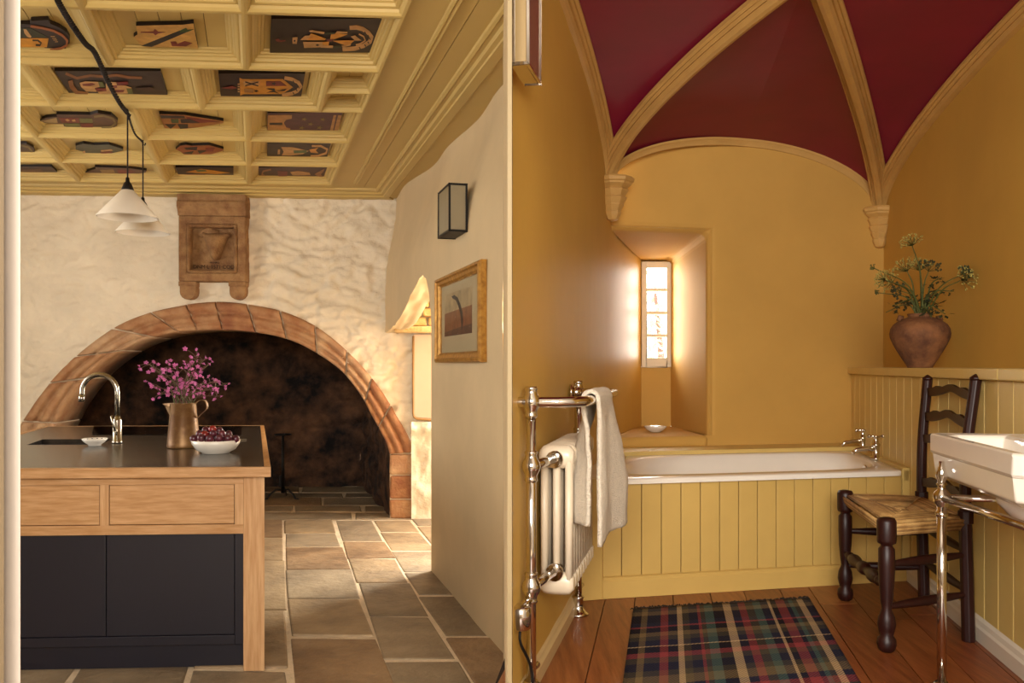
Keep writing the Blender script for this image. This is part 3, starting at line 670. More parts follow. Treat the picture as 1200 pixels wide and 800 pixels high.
solo('twisted_cable', twist(path, .0065, .0075, 34, 420), m_cable, 'twisted black fabric cable draped across the cream coffered ceiling', 'cable')
path = [h1 + V((0, 0, -.012)), onz(152, 140, KC - .05), onz(154.5, 148, KC - .03), onz(159, 158, KC - .03), onz(165, 164, KC - .008), h2 + V((0, 0, -.01))]
solo('thin_cable', twist(path, .004, .003, 16, 160), m_cable, 'thin dark cable looping between the two pendant hooks', 'cable')

# ------------------------------------------------------------------ wall lantern and picture on the right wall
ang = math.atan2(ev.y, ev.x) - math.pi / 2                  # local y runs along the wall, -x to the room
def wallpt(px, py, out=0):
    v = 0; 
    for _ in range(30):
        d = V(((px - 600) / F, 1, 0)); 
        base = K(wall_u(v, (HOR - py) / F * K(0, v, 0).y), v, 0)
        p = onwall(px, py, (base.x, base.y), (ev.x, ev.y)); v = KI(p)[1]
    return p
def lantern(t, w, ln, h, mfr, mgl, bulb=True):
    f = .011
    part('back_plate', MB().box(-.012, 0, .004, ln - .004, .004, h - .004), mfr, t, world=False)
    mb = MB()
    for xx in (-w, -f):
        for yy in (0, ln - f): mb.box(xx, xx + f, yy, yy + f, 0, h)
    for zz in (0, h - f):
        mb.box(-w, 0, 0, f, zz, zz + f); mb.box(-w, 0, ln - f, ln, zz, zz + f); mb.box(-w, -w + f, f, ln - f, zz, zz + f)
    part('metal_frame', mb, mfr, t, world=False, bevel=.0015)
    part('base_plate', MB().box(-w + .003, -.002, .003, ln - .003, .002, .008), mfr, t, world=False)
    part('top_plate', MB().box(-w + .003, -.002, .003, ln - .003, h - .008, h - .002), mfr, t, world=False)
    part('pane', MB().box(-w + f, -f, .004, .008, f, h - f), mgl, t, world=False)
    part('pane', MB().box(-w + f, -f, ln - .008, ln - .004, f, h - f), mgl, t, world=False)
    part('pane', MB().box(-w + .004, -w + .008, f, ln - f, f, h - f), mgl, t, world=False)
    if bulb: part('bulb', MB().lathe([(.012, .01), (.014, .06), (.03, .1), (.034, .13), (.02, .165), (.002, .172)], (-w / 2, ln / 2, 0), 14), m_black, t, world=False)
m_fro2 = M('smoky_frosted_glass', '#a89a7c', .3, var=.03, alpha=.62)
p = wallpt(548, 271.5); q = wallpt(540, 270)
t = thing('wall_lantern', 'black framed box lantern with frosted panes on the white wall above the gilt picture', 'wall lamp', p, ang)
lantern(t, .108, .30, .27, m_black, m_fro2)
pa, pb = wallpt(570.5, 424), wallpt(516, 424); ln = (pb - pa).length
t = thing('framed_picture', 'gilt framed picture of brown hill and dark feather shape on the white wall', 'picture', pa, math.atan2((pb - pa).y, (pb - pa).x) - math.pi / 2)
hh = wallpt(570.5, 304).z - pa.z; fw = .06
mb = MB()
r = lambda i, xx: [(xx, i * 1.6, i), (xx, ln - i * 1.6, i), (xx, ln - i * 1.6, hh - i), (xx, i * 1.6, hh - i)]
mb.rings([r(0, 0), r(0, -.03), r(.008, -.042), r(.02, -.044), r(.028, -.034), r(.045, -.03), r(.055, -.018), r(.06, -.018), r(.06, 0)], smooth=False, cap0=False, cap1=False)
part('frame', mb, m_gilt, t, world=False)
part('mount', MB().box(-.012, -.002, .09, ln - .09, .055, hh - .055), m_mount, t, world=False)
a, b, c, e = .26, ln - .19, .16, hh - .115
mb = MB(); Y = lambda s: lerp(a, b, s); Z = lambda s: lerp(c, e, s)
mb.prism([(-.0125, Y(0), Z(0)), (-.0125, Y(1), Z(0)), (-.0125, Y(1), Z(1)), (-.0125, Y(0), Z(1))], (.001, 0, 0), 0)
mb.prism([(-.0132, Y(0), Z(0)), (-.0132, Y(1), Z(0)), (-.0132, Y(1), Z(.55)), (-.0132, Y(0), Z(.60))], (.0008, 0, 0), 1)
mb.prism([(-.014, Y(0), Z(0)), (-.014, Y(1), Z(0)), (-.014, Y(1), Z(.10)), (-.014, Y(.5), Z(.16)), (-.014, Y(0), Z(.20))], (.0008, 0, 0), 2)
fe = [(.72, .92), (.6, .93), (.48, .85), (.38, .68), (.3, .48), (.28, .3), (.31, .12), (.34, .08), (.36, .25), (.38, .45), (.46, .65), (.55, .8), (.66, .86)]
mb.poly([(-.0148, Y(s), Z(q)) for s, q in fe], 3)
part('print', mb, [paint('#a48f68'), paint('#7c4c28'), paint('#54341f'), paint('#2e211d')], t, world=False)
part('glazing', MB().box(-.0195, -.0185, .08, ln - .08, .05, hh - .05), M('picture_glass', '#0c0c0c', .03, var=0, alpha=.07), t, world=False)

# ------------------------------------------------------------------ kitchen island
I0 = W(310, 786, 4.66); I0.z = KF
ie = V((math.cos(math.radians(3)), math.sin(math.radians(3)), 0)); 
def IP(u, v, zz): return V((I0.x, I0.y, KF)) + ie * u + ev * v + V((0, 0, zz))
pm = 4.66 * S / F                                          # m per px on the front
def ub(px): return onwall(px, 500, (I0.x, I0.y), ie)
def uu(px): return (ub(px).x - I0.x) / ie.x
zz_ = lambda py: (786 - py) * pm
UL = -1.575; VB = 3.16 * S / ev.y                          # left end, back
def ibox(u0, u1, v0, v1, z0, z1): return MB().hexa([IP(u0, v0, z0), IP(u1, v0, z0), IP(u1, v1, z0), IP(u0, v1, z0), IP(u0, v0, z1), IP(u1, v0, z1), IP(u1, v1, z1), IP(u0, v1, z1)])
ti = thing('kitchen_island', 'kitchen island with pale oak drawers and posts above inky blue cupboards on flagstones', 'kitchen island', IP(UL / 2, 1.2, 0))
zt = zz_(558); pw = 24.5 * pm
for u0, v0 in ((-pw, 0), (UL, 0), (-pw, VB - pw), (UL, VB - pw)):
    part('post', ibox(u0, u0 + pw, v0, v0 + pw, 0, zt), m_oakv, ti, bevel=.003)
rec = .012
ua, ur = UL + pw, -pw
part('top_rail', ibox(ua, ur, rec, rec + .03, zz_(567.3), zt), m_oak, ti)
part('lower_rail', ibox(ua, ur, rec, rec + .03, zz_(625.4), zz_(614.4)), m_oak, ti)
for a, b in ((116.3, 127), (275, 285.6)): part('drawer_stile', ibox(uu(a), min(ur, uu(b)), rec + .001, rec + .03, zz_(614.4), zz_(567.3)), m_oakv, ti)
g = .0025
for a, b in ((127, 275), (-30, 116.3)): part('drawer_front', ibox(max(uu(a), ua) + g, uu(b) - g, rec + .006, rec + .028, zz_(614) + .001, zz_(567.8)), m_oak, ti, bevel=.0015)
part('drawer_stile', ibox(ua, uu(-30), rec + .001, rec + .03, zz_(614.4), zz_(567.3)), m_oakv, ti)
part('carcass', ibox(ua - .02, ur + .02, .07, VB - .08, zz_(757), zt - .002), m_navy, ti)
part('face_frame', ibox(uu(275), ur, .034, .07, zz_(757), zz_(625.4)), m_navy, ti, bevel=.002)
part('face_frame', ibox(ua, uu(275), .034, .07, zz_(757), zz_(746)), m_navy, ti, bevel=.002)
part('cupboard_door', ibox(uu(122.7) + .002, uu(275) - g, .036, .062, zz_(746) + g, zz_(625.4) - g), m_navy, ti, bevel=.003)
part('cupboard_door', ibox(uu(-28), uu(122.7) - .002, .036, .062, zz_(746) + g, zz_(625.4) - g), m_navy, ti, bevel=.003)
part('plinth', ibox(ua, ur, .075, .10, 0, zz_(757)), m_navy, ti)
# worktop: oak lipping round a dark stone slab with a cut-out for the sink
wz = zz_(546.3); lip = .03
WU0, WU1, WV0, WV1 = UL - .03, .028, -.035, VB + .03
tw = thing('worktop', 'dark honed stone worktop edged in pale oak on the island', 'worktop', IP(UL / 2, 1.2, zt))
for n_, bx in (('oak_edge', (WU0, WU1, WV0, WV0 + lip)), ('oak_edge', (WU0, WU1, WV1 - lip, WV1)), ('oak_edge', (WU0, WU0 + lip, WV0 + lip, WV1 - lip)), ('oak_edge', (WU1 - lip, WU1, WV0 + lip, WV1 - lip))):
    part(n_, ibox(*bx, zt, wz), m_oak if bx[1] - bx[0] > 1 else M('pale_oak_side', '#a9743c', .45, var=.2, vs=5, stretch=(14, 1, 14), col2='#c08d52'), tw, bevel=.003)
zs = KF + wz
def II(p): x_, y_ = p[0] - I0.x, p[1] - I0.y; dt = ie.x * ev.y - ie.y * ev.x; return ((x_ * ev.y - y_ * ev.x) / dt, (ie.x * y_ - ie.y * x_) / dt)
s0, s1 = II(onz(31, 521, zs)), II(onz(131, 514, zs))
su0, su1, sv0, sv1 = s0[0], s1[0], s0[1], s1[1]
mb = MB(); a, b, c, e = WU0 + lip, WU1 - lip, WV0 + lip, WV1 - lip
for u0, u1, v0, v1 in ((a, b, c, sv0), (a, b, sv1, e), (a, su0, sv0, sv1), (su1, b, sv0, sv1)):
    mb.hexa([IP(u0, v0, zt + .004), IP(u1, v0, zt + .004), IP(u1, v1, zt + .004), IP(u0, v1, zt + .004), IP(u0, v0, wz - .001), IP(u1, v0, wz - .001), IP(u1, v1, wz - .001), IP(u0, v1, wz - .001)])
part('stone_slab', mb, m_slate, tw)
mb = MB(); q = [(su0, sv0), (su1, sv0), (su1, sv1), (su0, sv1)]
mb.rings([[IP(u, v, wz - .03) for u, v in q], [IP(lerp(u, (su0 + su1) / 2, .03), lerp(v, (sv0 + sv1) / 2, .03), wz - .22) for u, v in q]], smooth=False, cap0=False)
part('sink_bowl', mb, m_sinkd, tw)
hz = [II(onz(px, py, zs)) for px, py in ((108, 509.5), (283, 509.5), (283, 499.6), (110, 499.6))]
solo('induction_hob', MB().hexa([IP(u, v, wz - .0005) for u, v in hz] + [IP(u, v, wz + .003) for u, v in hz]), m_hob, 'flush black glass hob at the back of the worktop behind the jug', 'hob')
hd = MB()
for i in range(5):
    for j in range(2): p = onz(279 + i * 2.2, 514.5 + j * 2, zs); hd.box(p.x - .003, p.x + .003, p.y - .006, p.y + .006, zs - .0002, zs + .0012)
part('touch_marks', hd, M('pale_marks', '#8f7a5c', .5, var=0), tw, kind='stuff')

# tap
tb = onz(137.5, 519, zs)
t = thing('kitchen_tap', 'brushed steel swan neck tap standing on the dark worktop by the sink', 'tap', tb)
ms = tb.y / F
part('tap_body', MB().lathe([(.030, 0), (.030, .012), (.026, .014), (.026, .135), (.022, .145), (.016, .15), (.016, .16)], n=20), m_steel, t, world=False)
pts = [(0, 0, .15), (0, 0, .30)] + [(-.105 + .105 * math.cos(a), 0, .30 + .105 * math.sin(a)) for a in [math.pi * k / 12 for k in range(1, 12)]] + [(-.208, 0, .295), (-.211, 0, .275)]
part('swan_neck', MB().tube(pts, .0145, 12), m_steel, t, world=False)
part('spout_nozzle', MB().tube([(-.210, 0, .285), (-.213, 0, .245)], .017, 12), m_steel, t, world=False)
part('lever', MB().tube([(0, -.02, .07), (.012, -.055, .08)], [.013, .012], 10).tube([(.012, -.055, .075), (-.005, -.065, .165)], [.006, .007], 8), m_steel, t, world=False)

# small dish
def lathe_thing(name, label, cat, loc, prof, mat, n=28, group=None):
    mb = MB().lathe(prof, n=n); mb.v = [p + V(loc) for p in mb.v]
    return solo(name, mb, mat, label, cat, group, base=loc)
dl = onz(111, 522, zs)
t = thing('small_dish', 'small white footed dish with speckled rim on the worktop beside the tap', 'dish', dl)
part('dish_body', MB().lathe([(.034, 0), (.036, .008), (.052, .018), (.066, .034), (.069, .042), (.066, .042), (.05, .024), (.03, .014), (.001, .012)], n=28), m_white, t, world=False)
mb = MB()
for k in range(14):
    a = k * .45; r_ = .062; mb.box(r_ * math.cos(a) - .004, r_ * math.cos(a) + .004, r_ * math.sin(a) - .003, r_ * math.sin(a) + .003, .0345, .0385)
part('painted_specks', mb, paint('#3c3a44'), t, world=False, kind='stuff')

# jug
jl = onz(215, 524, zs); jm = jl.y / F
t = thing('enamel_jug', 'worn brown enamel jug holding pink flowers on the worktop', 'jug', jl)
JH = 52 * jm; jr0, jr1 = 18.2 * jm, 14 * jm
part('jug_body', MB().lathe([(jr0 * .97, 0), (jr0, .006), (jr0 * 1.0, .022), (jr0 * .985, .026), (jr0 * .985, .045), (jr1, JH - .004), (jr1 + .003, JH), (jr1 - .002, JH), (jr1 - .003, JH - .03), (jr0 * .8, .04), (.001, .035)], n=32), m_copper, t, world=False)
part('spout', MB().rings([[(-jr1 * .93, .026, JH), (-jr1 - .05, .004, JH - .004), (-jr1 - .05, -.004, JH - .004), (-jr1 * .93, -.026, JH)], [(-jr1 * 1.0, .03, JH - .02), (-jr1 - .034, .004, JH - .02), (-jr1 - .034, -.004, JH - .02), (-jr1 * 1.0, -.03, JH - .02)], [(-jr1 * 1.05, .012, JH - .075), (-jr1 * 1.05 - .002, .004, JH - .075), (-jr1 * 1.05 - .002, -.004, JH - .075), (-jr1 * 1.05, -.012, JH - .075)]], smooth=False), m_copper, t, world=False)
hp = cat_rom([(jr1 * .95, 0, JH - .008), (jr1 + .02, 0, JH + .012), (jr1 + .055, 0, JH + .01), (jr1 + .065, 0, JH - .03), (jr1 + .03, 0, JH - .065), (jr1 + .012, 0, JH - .085)], 16)
mb = MB().rings([[p + V((0, .014, 0)), p + V((0, -.014, 0)), p + V((.003, -.014, .003)), p + V((.003, .014, .003))] for p in hp], smooth=False)
part('handle', mb, m_copper, t, world=False)
# pink flower stems
def flower_mesh(mb, p, d, s, mi):
    d = V(d).normalized(); a = d.cross(V((.3, .2, 1))).normalized(); b = a.cross(d)
    for k in range(5):
        t0 = 2 * math.pi * k / 5; e = a * math.cos(t0) + b * math.sin(t0); f = a * math.cos(t0 + .55) + b * math.sin(t0 + .55); h = a * math.cos(t0 - .55) + b * math.sin(t0 - .55)
        mb.add([p, p + h * s * .75 + d * s * .45, p + e * s * 1.1 + d * s * .35, p + f * s * .75 + d * s * .45], [(0, 1, 2, 3)], mi)
    mb.lathe([(.001, -s * .5), (s * .3, -s * .2), (s * .26, s * .3)], p, 5, mi)
tips = [(171, 424), (178, 431), (196, 424), (208, 427), (224, 424), (233, 415), (241, 419), (246, 426), (257, 446), (268, 449), (259, 464), (186, 461), (177, 452), (200, 446), (221, 438), (250, 456), (231, 441), (192, 437), (212, 450), (241, 447), (205, 458), (238, 462)]
ords = ['leftmost', 'second from left', 'third from left', 'fourth from left', 'fifth from left', 'sixth from left', 'seventh from left', 'eighth from left', 'ninth from left', 'tenth from left', 'eleventh from left',
        'eleventh from right', 'tenth from right', 'ninth from right', 'eighth from right', 'seventh from right', 'sixth from right', 'fifth from right', 'fourth from right', 'third from right', 'second from right', 'rightmost']
def pink_label(i):
    rank = sorted(range(len(tips)), key=lambda k: tips[k]).index(i); py = tips[i][1]
    return ('tall' if py < 430 else 'mid height' if py < 450 else 'low spreading') + ' sprig of pink flowers in the brown jug, its tip ' + ords[rank]
for i, (px, py) in enumerate(tips):
    tip = W(px, py, jl.y / S + R.uniform(-.18, .18)) - jl
    st = V((R.uniform(-.6, .6) * jr1, R.uniform(-.6, .6) * jr1, JH - .03))
    mid = st.lerp(tip, .5) + V((tip.x * -.12, 0, .03)); C = cat_rom([st, mid, tip], 12)
    f = thing('pink_flower_stem', pink_label(i), 'flower', jl + st, 0, 'pink flowers in the enamel jug')
    part('stem', MB().tube([p - st for p in C], [.0026 - .0001 * k for k in range(13)], 5), m_stem if i % 2 else m_leafb, f, world=False)
    fm, tm, lm = MB(), MB(), MB()
    for q in range(R.choice((7, 8, 9))):
        s = 1 - .55 * R.random() ** 1.5; p = C[int(s * 12)] - st
        e = p + V((R.uniform(-.055, .055), R.uniform(-.05, .05), R.uniform(-.03, .05)))
        if q == 0: e = C[12] - st
        tm.tube([p, (p + e) / 2 + V((0, 0, .006)), e], .0015, 4)
        flower_mesh(fm, e, (R.uniform(-1, 1), R.uniform(-1.2, .3), R.uniform(-1, .4)), R.uniform(.009, .014), 0)
    for q in range(6):
        p = C[R.randrange(2, 12)] - st; dd = V((R.uniform(-1, 1), R.uniform(-1, 1), R.uniform(-.2, .8))).normalized()
        lm.add([p, p + dd * .014 + V((0, .005, 0)), p + dd * .03, p + dd * .014 - V((0, .005, 0))], [(0, 1, 2, 3)])
    part('flowers', fm, m_pink, f, world=False, kind='stuff'); part('flower_stalks', tm, m_leafb, f, world=False, kind='stuff'); part('leaves', lm, m_leafb if i % 3 else m_stem, f, world=False, kind='stuff')

# bowl of plums
bl = onz(253, 530.5, zs); bm_ = bl.y / F; br = 28 * bm_; bh = 15.5 * bm_
lathe_thing('fruit_bowl', 'white bowl heaped with plums on the worktop in front of the jug', 'bowl', bl, [(br * .55, 0), (br * .58, .006), (br * .8, .02), (br * .96, bh * .72), (br, bh), (br * .985, bh), (br * .93, bh * .72), (br * .7, .02), (.001, .014)], m_white, 40)
spots = [(227 + 8.2 * i, 514 + (0, -1.5, .5, -1, 0, 1, 0)[i] * .8, -.03 + .02 * (i % 2)) for i in range(7)] + [(234 + 8.5 * i, 508.5 + (i % 2) * 1.2, .005) for i in range(5)] + [(241, 504, .01), (249, 503, .005), (257, 504.5, .02)] + [(236, 513, -.07), (246, 514, -.075), (257, 513.5, -.075), (267, 513.5, -.06)] + [(240, 509, -.04), (250, 508, -.045), (260, 508.5, -.04)]
pmesh = {}
for i, (px, py, dy) in enumerate(spots):
    c = W(px, py, (bl.y + dy) / S); red = i in (5, 8, 13, 19)
    if red not in pmesh:
        mb = MB().lathe([(.001, -.019), (.010, -.0165), (.0175, -.008), (.0195, .001), (.017, .011), (.010, .0165), (.004, .0175), (.001, .0155)], n=14); pmesh[red] = mb.mesh('plum', m_plumr if red else m_plum)
    o = link('plum', pmesh[red]); o.location = c; o.rotation_euler = (R.uniform(-.8, .8), R.uniform(-.8, .8), R.uniform(0, 6)); s = R.uniform(.95, 1.12); o.scale = (s, s, s)
    tag(o, 'bright red plum among the darker plums in the white bowl' if red else 'dark purple plum heaped in the white bowl', 'plum', 'red plums in the bowl' if red else 'dark plums in the bowl')

# iron stand in the fireplace
fp = onz(331.5, 584, KF); fm_ = fp.y / F
t = thing('iron_stand', 'slender black iron stand with ring top and three feet in the dark fireplace', 'stand', fp)
hgt = (584 - 509) * fm_
part('shaft', MB().tube([(0, 0, .06), (0, 0, hgt)], [.02, .013], 8), m_black, t, world=False)
rr = 9 * fm_
part('ring', MB().tube([(rr * math.cos(a), rr * math.sin(a), hgt) for a in [2 * math.pi * k / 24 for k in range(25)]], .008, 6), m_black, t, world=False)
part('ring_arm', MB().tube([(-rr, 0, hgt), (rr, 0, hgt)], .006, 5).tube([(0, -rr, hgt), (0, rr, hgt)], .006, 5), m_black, t, world=False)
part('catch', MB().box(-.04, -.015, -.012, .012, .12, .24), m_black, t, world=False)
for a in (-.4, 2.6 + .95, 1.6):
    c_, s_ = math.cos(a), math.sin(a); part('leg', MB().tube([(0, 0, .09), (.07 * c_, .07 * s_, .10), (.13 * c_, .13 * s_, .05), (.16 * c_, .16 * s_, .008), (.20 * c_, .20 * s_, .008)], .010, 6), m_black, t, world=False)
# ================================================================== BATHROOM
BF = -1.1
def LW(d, off=0, z=0): return V((-.598 + .189 * d + off, d * S, z))          # left wall
def RL(d, off=0, z=0): return V((1.306 + .14 * d + off, d * S, z))           # right wall, panelled dado
def RU(d, off=0, z=0): return V((1.535 + .14 * d + off, d * S, z))           # right wall above the dado shelf
ld = V((.189, S, 0)).normalized(); rd = V((.14, S, 0)).normalized()
ln_ = V((ld.y, -ld.x, 0)); rn_ = V((-rd.y, rd.x, 0))                          # into the room
fd = V((1, .215, 0)).normalized()                                            # bath front / far wall run
fn = V((fd.y, -fd.x, 0))                                                      # toward the camera
def cross2(P, d, Q, e):
    k = d.x * e.y - d.y * e.x; t = ((Q.x - P.x) * e.y - (Q.y - P.y) * e.x) / k; return V((P.x + d.x * t, P.y + d.y * t, 0))
FW0 = W(865, 428, 6.62)                                                       # a point of the far wall
CLp = cross2(LW(0), ld, FW0, fd); CRp = cross2(RU(0), rd, FW0, fd); CLo = cross2(RL(0), rd, FW0, fd)
def FWp(px, py): return onwall(px, py, FW0, fd)

# floor boards
mb = MB().poly([(-.3, 1.0, BF - .02), (2.6, 1.0, BF - .02), (3.0, 6.0, BF - .02), (.3, 6.0, BF - .02)])
floor_b = struct('floor', mb, m_gap)
xb = -.72; i = 0
while xb < 1.66:
    w = R.choice((.15, .165, .18, .14)); y0 = 1.3
    while y0 < 4.95:
        y1 = y0 + R.uniform(2.2, 3.4)
        if y1 > 4.4: y1 = 4.98
        k = .146 / S; g = .002
        p = []
        for x_, y in ((xb + g, y0 + g), (xb + w - g, y0 + g), (xb + w - g, y1 - g), (xb + g, y1 - g)): p.append(V((x_ + k * y, y, BF - .018)))
        lw = lambda y: -.598 + .189 * y / S
        if p[1].x > lw(p[1].y) - .02 or p[2].x > lw(p[2].y) - .02:
            t_ = R.uniform(-.0015, .0005)
            part('floorboard', MB().hexa(p + [V((a.x, a.y, BF + t_)) for a in p]), m_floorw[i % 4], floor_b)
        i += R.choice((1, 2, 3)); y0 = y1
    xb += w

# left wall (the bathroom face of the wall between the rooms)
def fleft(i, j):
    d = lerp(3.16, 6.15, i); z = lerp(BF - .02, 2.7, j); return LW(d, .006 * fbm(d * 1.2, z * 1.2, 4), z)
mb = MB().grid(fleft, 40, 40)
tip2 = V((0.0, 2.86 * S, 0)); mb.grid(lambda i, j: tip2.lerp(LW(3.16), i) + V((0, 0, lerp(BF - .02, 2.1, j))), 2, 2)
wall_left = struct('wall_left', mb, m_ochre)

# far wall with the deep splayed slit window
zsf = (HOR - 270) / F * FWp(770, 270).y; zsl = (HOR - 511) / F * FWp(770, 511).y
win_y = zsl * F / (HOR - 499)
wl, wr_ = V(((751.5 - 600) / F * win_y, win_y, 0)), V(((786 - 600) / F * win_y, win_y, 0))
zwt = (HOR - 305) / F * win_y
Lf = LW(6.12); Rf = FWp(830, 400); Rf.z = 0; CL0 = CLp.copy()
def at(p, z): return V((p.x, p.y, z))
mb = MB()
NQ = 12
Rv = [at(Rf.lerp(wr_, t), 0) for t in [k / NQ for k in range(NQ + 1)]]
Lv = [at(Lf.lerp(wl, t), 0) + V((.05 * math.sin(math.pi * t), 0, 0)) * .4 for t in [k / NQ for k in range(NQ + 1)]]
ztop = lambda t: lerp(zsf, zwt, t)
# wall right of the opening, above and below it
far_r = at(CRp, 0) + fd * .1
zg = [BF - .02, zsl, zsf, 2.7]
for a, b in ((0, 1), (1, 2), (2, 3)): mb.add([at(Rf, zg[a]), at(far_r, zg[a]), at(far_r, zg[b]), at(Rf, zg[b])], [(0, 1, 2, 3)])
for a, b in ((0, 1), (2, 3)): mb.add([at(CL0, zg[a]), at(Rf, zg[a]), at(Rf, zg[b]), at(CL0, zg[b])], [(0, 1, 2, 3)])
mb.add([at(Rf, zsl), at(Rf, zsf), at(wr_, zwt), at(wr_, zsl)], [(0, 1, 2, 3)])
mb.add([at(CL0, zsf), at(Rf, zsf), at(wr_, zwt), at(wl, zwt)], [(0, 1, 2, 3)])
wall_far = struct('wall_far', mb, m_ochref, bevel=.05, seg=4)
mb = MB().grid(lambda i, j: at(Lf.lerp(wl, i) + V((-.03 * math.sin(math.pi * i), 0, 0)), lerp(zsl - .1, lerp(zsf + .12, zwt + .06, i), j)), 16, 8)
mb.poly([at(CL0 - fd * .3, zsf + .02), at(Rf + fd * .06, zsf + .02), at(wr_ + V((.06, 0, 0)), zwt + .02), at(wl - V((.2, 0, 0)), zwt + .02)])
mb.poly([at(wl - V((.2, 0, 0)), zwt - .03), at(wr_ + V((.06, 0, 0)), zwt - .03), at(wr_ + V((.06, 0, 0)), zwt + .1), at(wl - V((.2, 0, 0)), zwt + .1)])
mb.poly([at(CL0 - fd * .3, zsl - .09), at(Rf + fd * .06, zsl - .09), at(wr_ + V((.06, 0, 0)), zsl - .09), at(wl - V((.2, 0, 0)), zsl - .09)])
mb.poly([at(Lf - ld * .4, -1.1), at(Lf + ld * .1, -1.1), at(Lf + ld * .1, 2.7), at(Lf - ld * .4, 2.7)])
mb.poly([at(Rf + fd * .02, zsl - .12), at(Rf + fd * .02, zsf + .12), at(wr_ + V((.02, 0, 0)), zwt + .1), at(wr_ + V((.02, 0, 0)), zsl - .12)])
part('window_splay', mb, m_ochre, wall_far)
wdn = (HOR - 430) / F * win_y
mb = MB().add([at(wl, zsl - .02), at(wr_, zsl - .02), at(wr_, wdn), at(wl, wdn)], [(0, 1, 2, 3)]); mb.add([at(wl, (HOR - 306) / F * win_y), at(wr_, (HOR - 306) / F * win_y), at(wr_, zwt + .01), at(wl, zwt + .01)], [(0, 1, 2, 3)])
part('apron_plaster', mb, m_ochref, wall_far)
# sill slab with a soft nose
a = FWp(719, 511); b = FWp(828, 511); a.z = b.z = 0
sil = [a + fn * .03 - fd * .04, b + fn * .03, wr_ + V((.04, 0, 0)), wl - V((.04, 0, 0))]
mb = MB().hexa([at(p, zsl - .075) for p in sil] + [at(p, zsl) for p in sil])
part('window_sill', mb, m_ochref, wall_far, bevel=.03, seg=4)
# window
tw_ = sthing('window_1', at((wl + wr_) / 2, wdn)); xs = (wr_.x - wl.x); zt_, zb_ = (HOR - 307) / F * win_y, wdn
x0, x1 = wl.x, wr_.x; pxm = win_y / F; yy = win_y - .02
mb = MB(); st = 6 * pxm
mb.box(x0, x0 + st, yy, yy + .05, zb_, zt_); mb.box(x1 - 5 * pxm, x1, yy, yy + .05, zb_, zt_); mb.box(x0 + st, x1 - 5 * pxm, yy, yy + .05, zt_ - 7 * pxm, zt_); mb.box(x0 + st, x1 - 5 * pxm, yy, yy + .05, zb_, zb_ + 11 * pxm)
part('window_frame', mb, m_lwhite, tw_, bevel=.004)
zq = lambda y: (HOR - y) / F * win_y
for y in (339.5, 366.5, 393): part('glazing_bar', MB().box(x0 + st, x1 - 5 * pxm, yy + .008, yy + .04, zq(y + 1.7), zq(y - 1.7)), m_lwhite, tw_, bevel=.003)
for ya, yb in ((314, 338), (341, 365), (368, 391.5), (394.5, 419)): part('pane', MB().box(x0 + st, x1 - 5 * pxm, yy + .02, yy + .024, zq(yb), zq(ya)), m_glass, tw_)
dl2 = onz(768, 506, zsl)
t = thing('soap_dish', 'small oval dish lying on the deep ochre window sill', 'dish', dl2)
mb = MB().lathe([(.035, 0), (.04, .006), (.06, .016), (.074, .034), (.076, .04), (.072, .04), (.055, .022), (.001, .014)], n=28); part('dish_body', mb, m_white, t, world=False)
mb = MB()
for k in range(12): a = k * .52; mb.box(.069 * math.cos(a) - .004, .069 * math.cos(a) + .004, .069 * math.sin(a) - .004, .069 * math.sin(a) + .004, .0352, .0372)
part('painted_specks', mb, paint('#6a5236'), t, world=False, kind='stuff')

# upper right wall, dado, shelf, skirting
mb = MB().grid(lambda i, j: RU(lerp(2.0, 7.4, i), -.004 * fbm(i * 6, j * 3, 2), lerp(-.1, 2.7, j)), 30, 16)
wall_r = struct('wall_right', mb, m_ochre)
ZS = -.012
def rbox(d0, d1, o0, o1, z0, z1): return MB().hexa([RL(d0, o0, z0), RL(d0, o1, z0), RL(d1, o1, z0), RL(d1, o0, z0), RL(d0, o0, z1), RL(d0, o1, z1), RL(d1, o1, z1), RL(d1, o0, z1)])
dj = 1200 * 1.298 / (1174 - 768)
part('dado_shelf', rbox(2.2, dj - .003, -.025, .26, ZS - .045, ZS), m_yellow, wall_r, bevel=.006); part('dado_shelf', rbox(dj, 7.1, -.025, .26, ZS - .045, ZS), m_yellow, wall_r, bevel=.006)
part('panelling_backing', rbox(2.2, 7.1, .012, .03, BF, ZS - .045), m_creamg, wall_r)
d = 2.25
while d < 7.0:
    w = .165
    part('tongue_board', rbox(d + .002, d + w - .002, 0, .016, BF, ZS - .045), m_yellow, wall_r, bevel=.004); d += w
mb = MB().rings([[RL(dd, o, BF + z) for o, z in ((.0, 0), (-.022, 0), (-.022, .055), (-.016, .065), (-.012, .082), (0, .092))] for dd in (2.25, 5.25)], smooth=False)
bs = struct('baseboard_right', mb, m_skirtw)
mb = MB().rings([[LW(dd, o, BF + z) for o, z in ((.0, 0), (.024, 0), (.024, .05), (.016, .062), (.012, .072), (0, .078))] for dd in (3.17, 4.66)], smooth=False)
struct('baseboard_left', mb, m_skirtc)

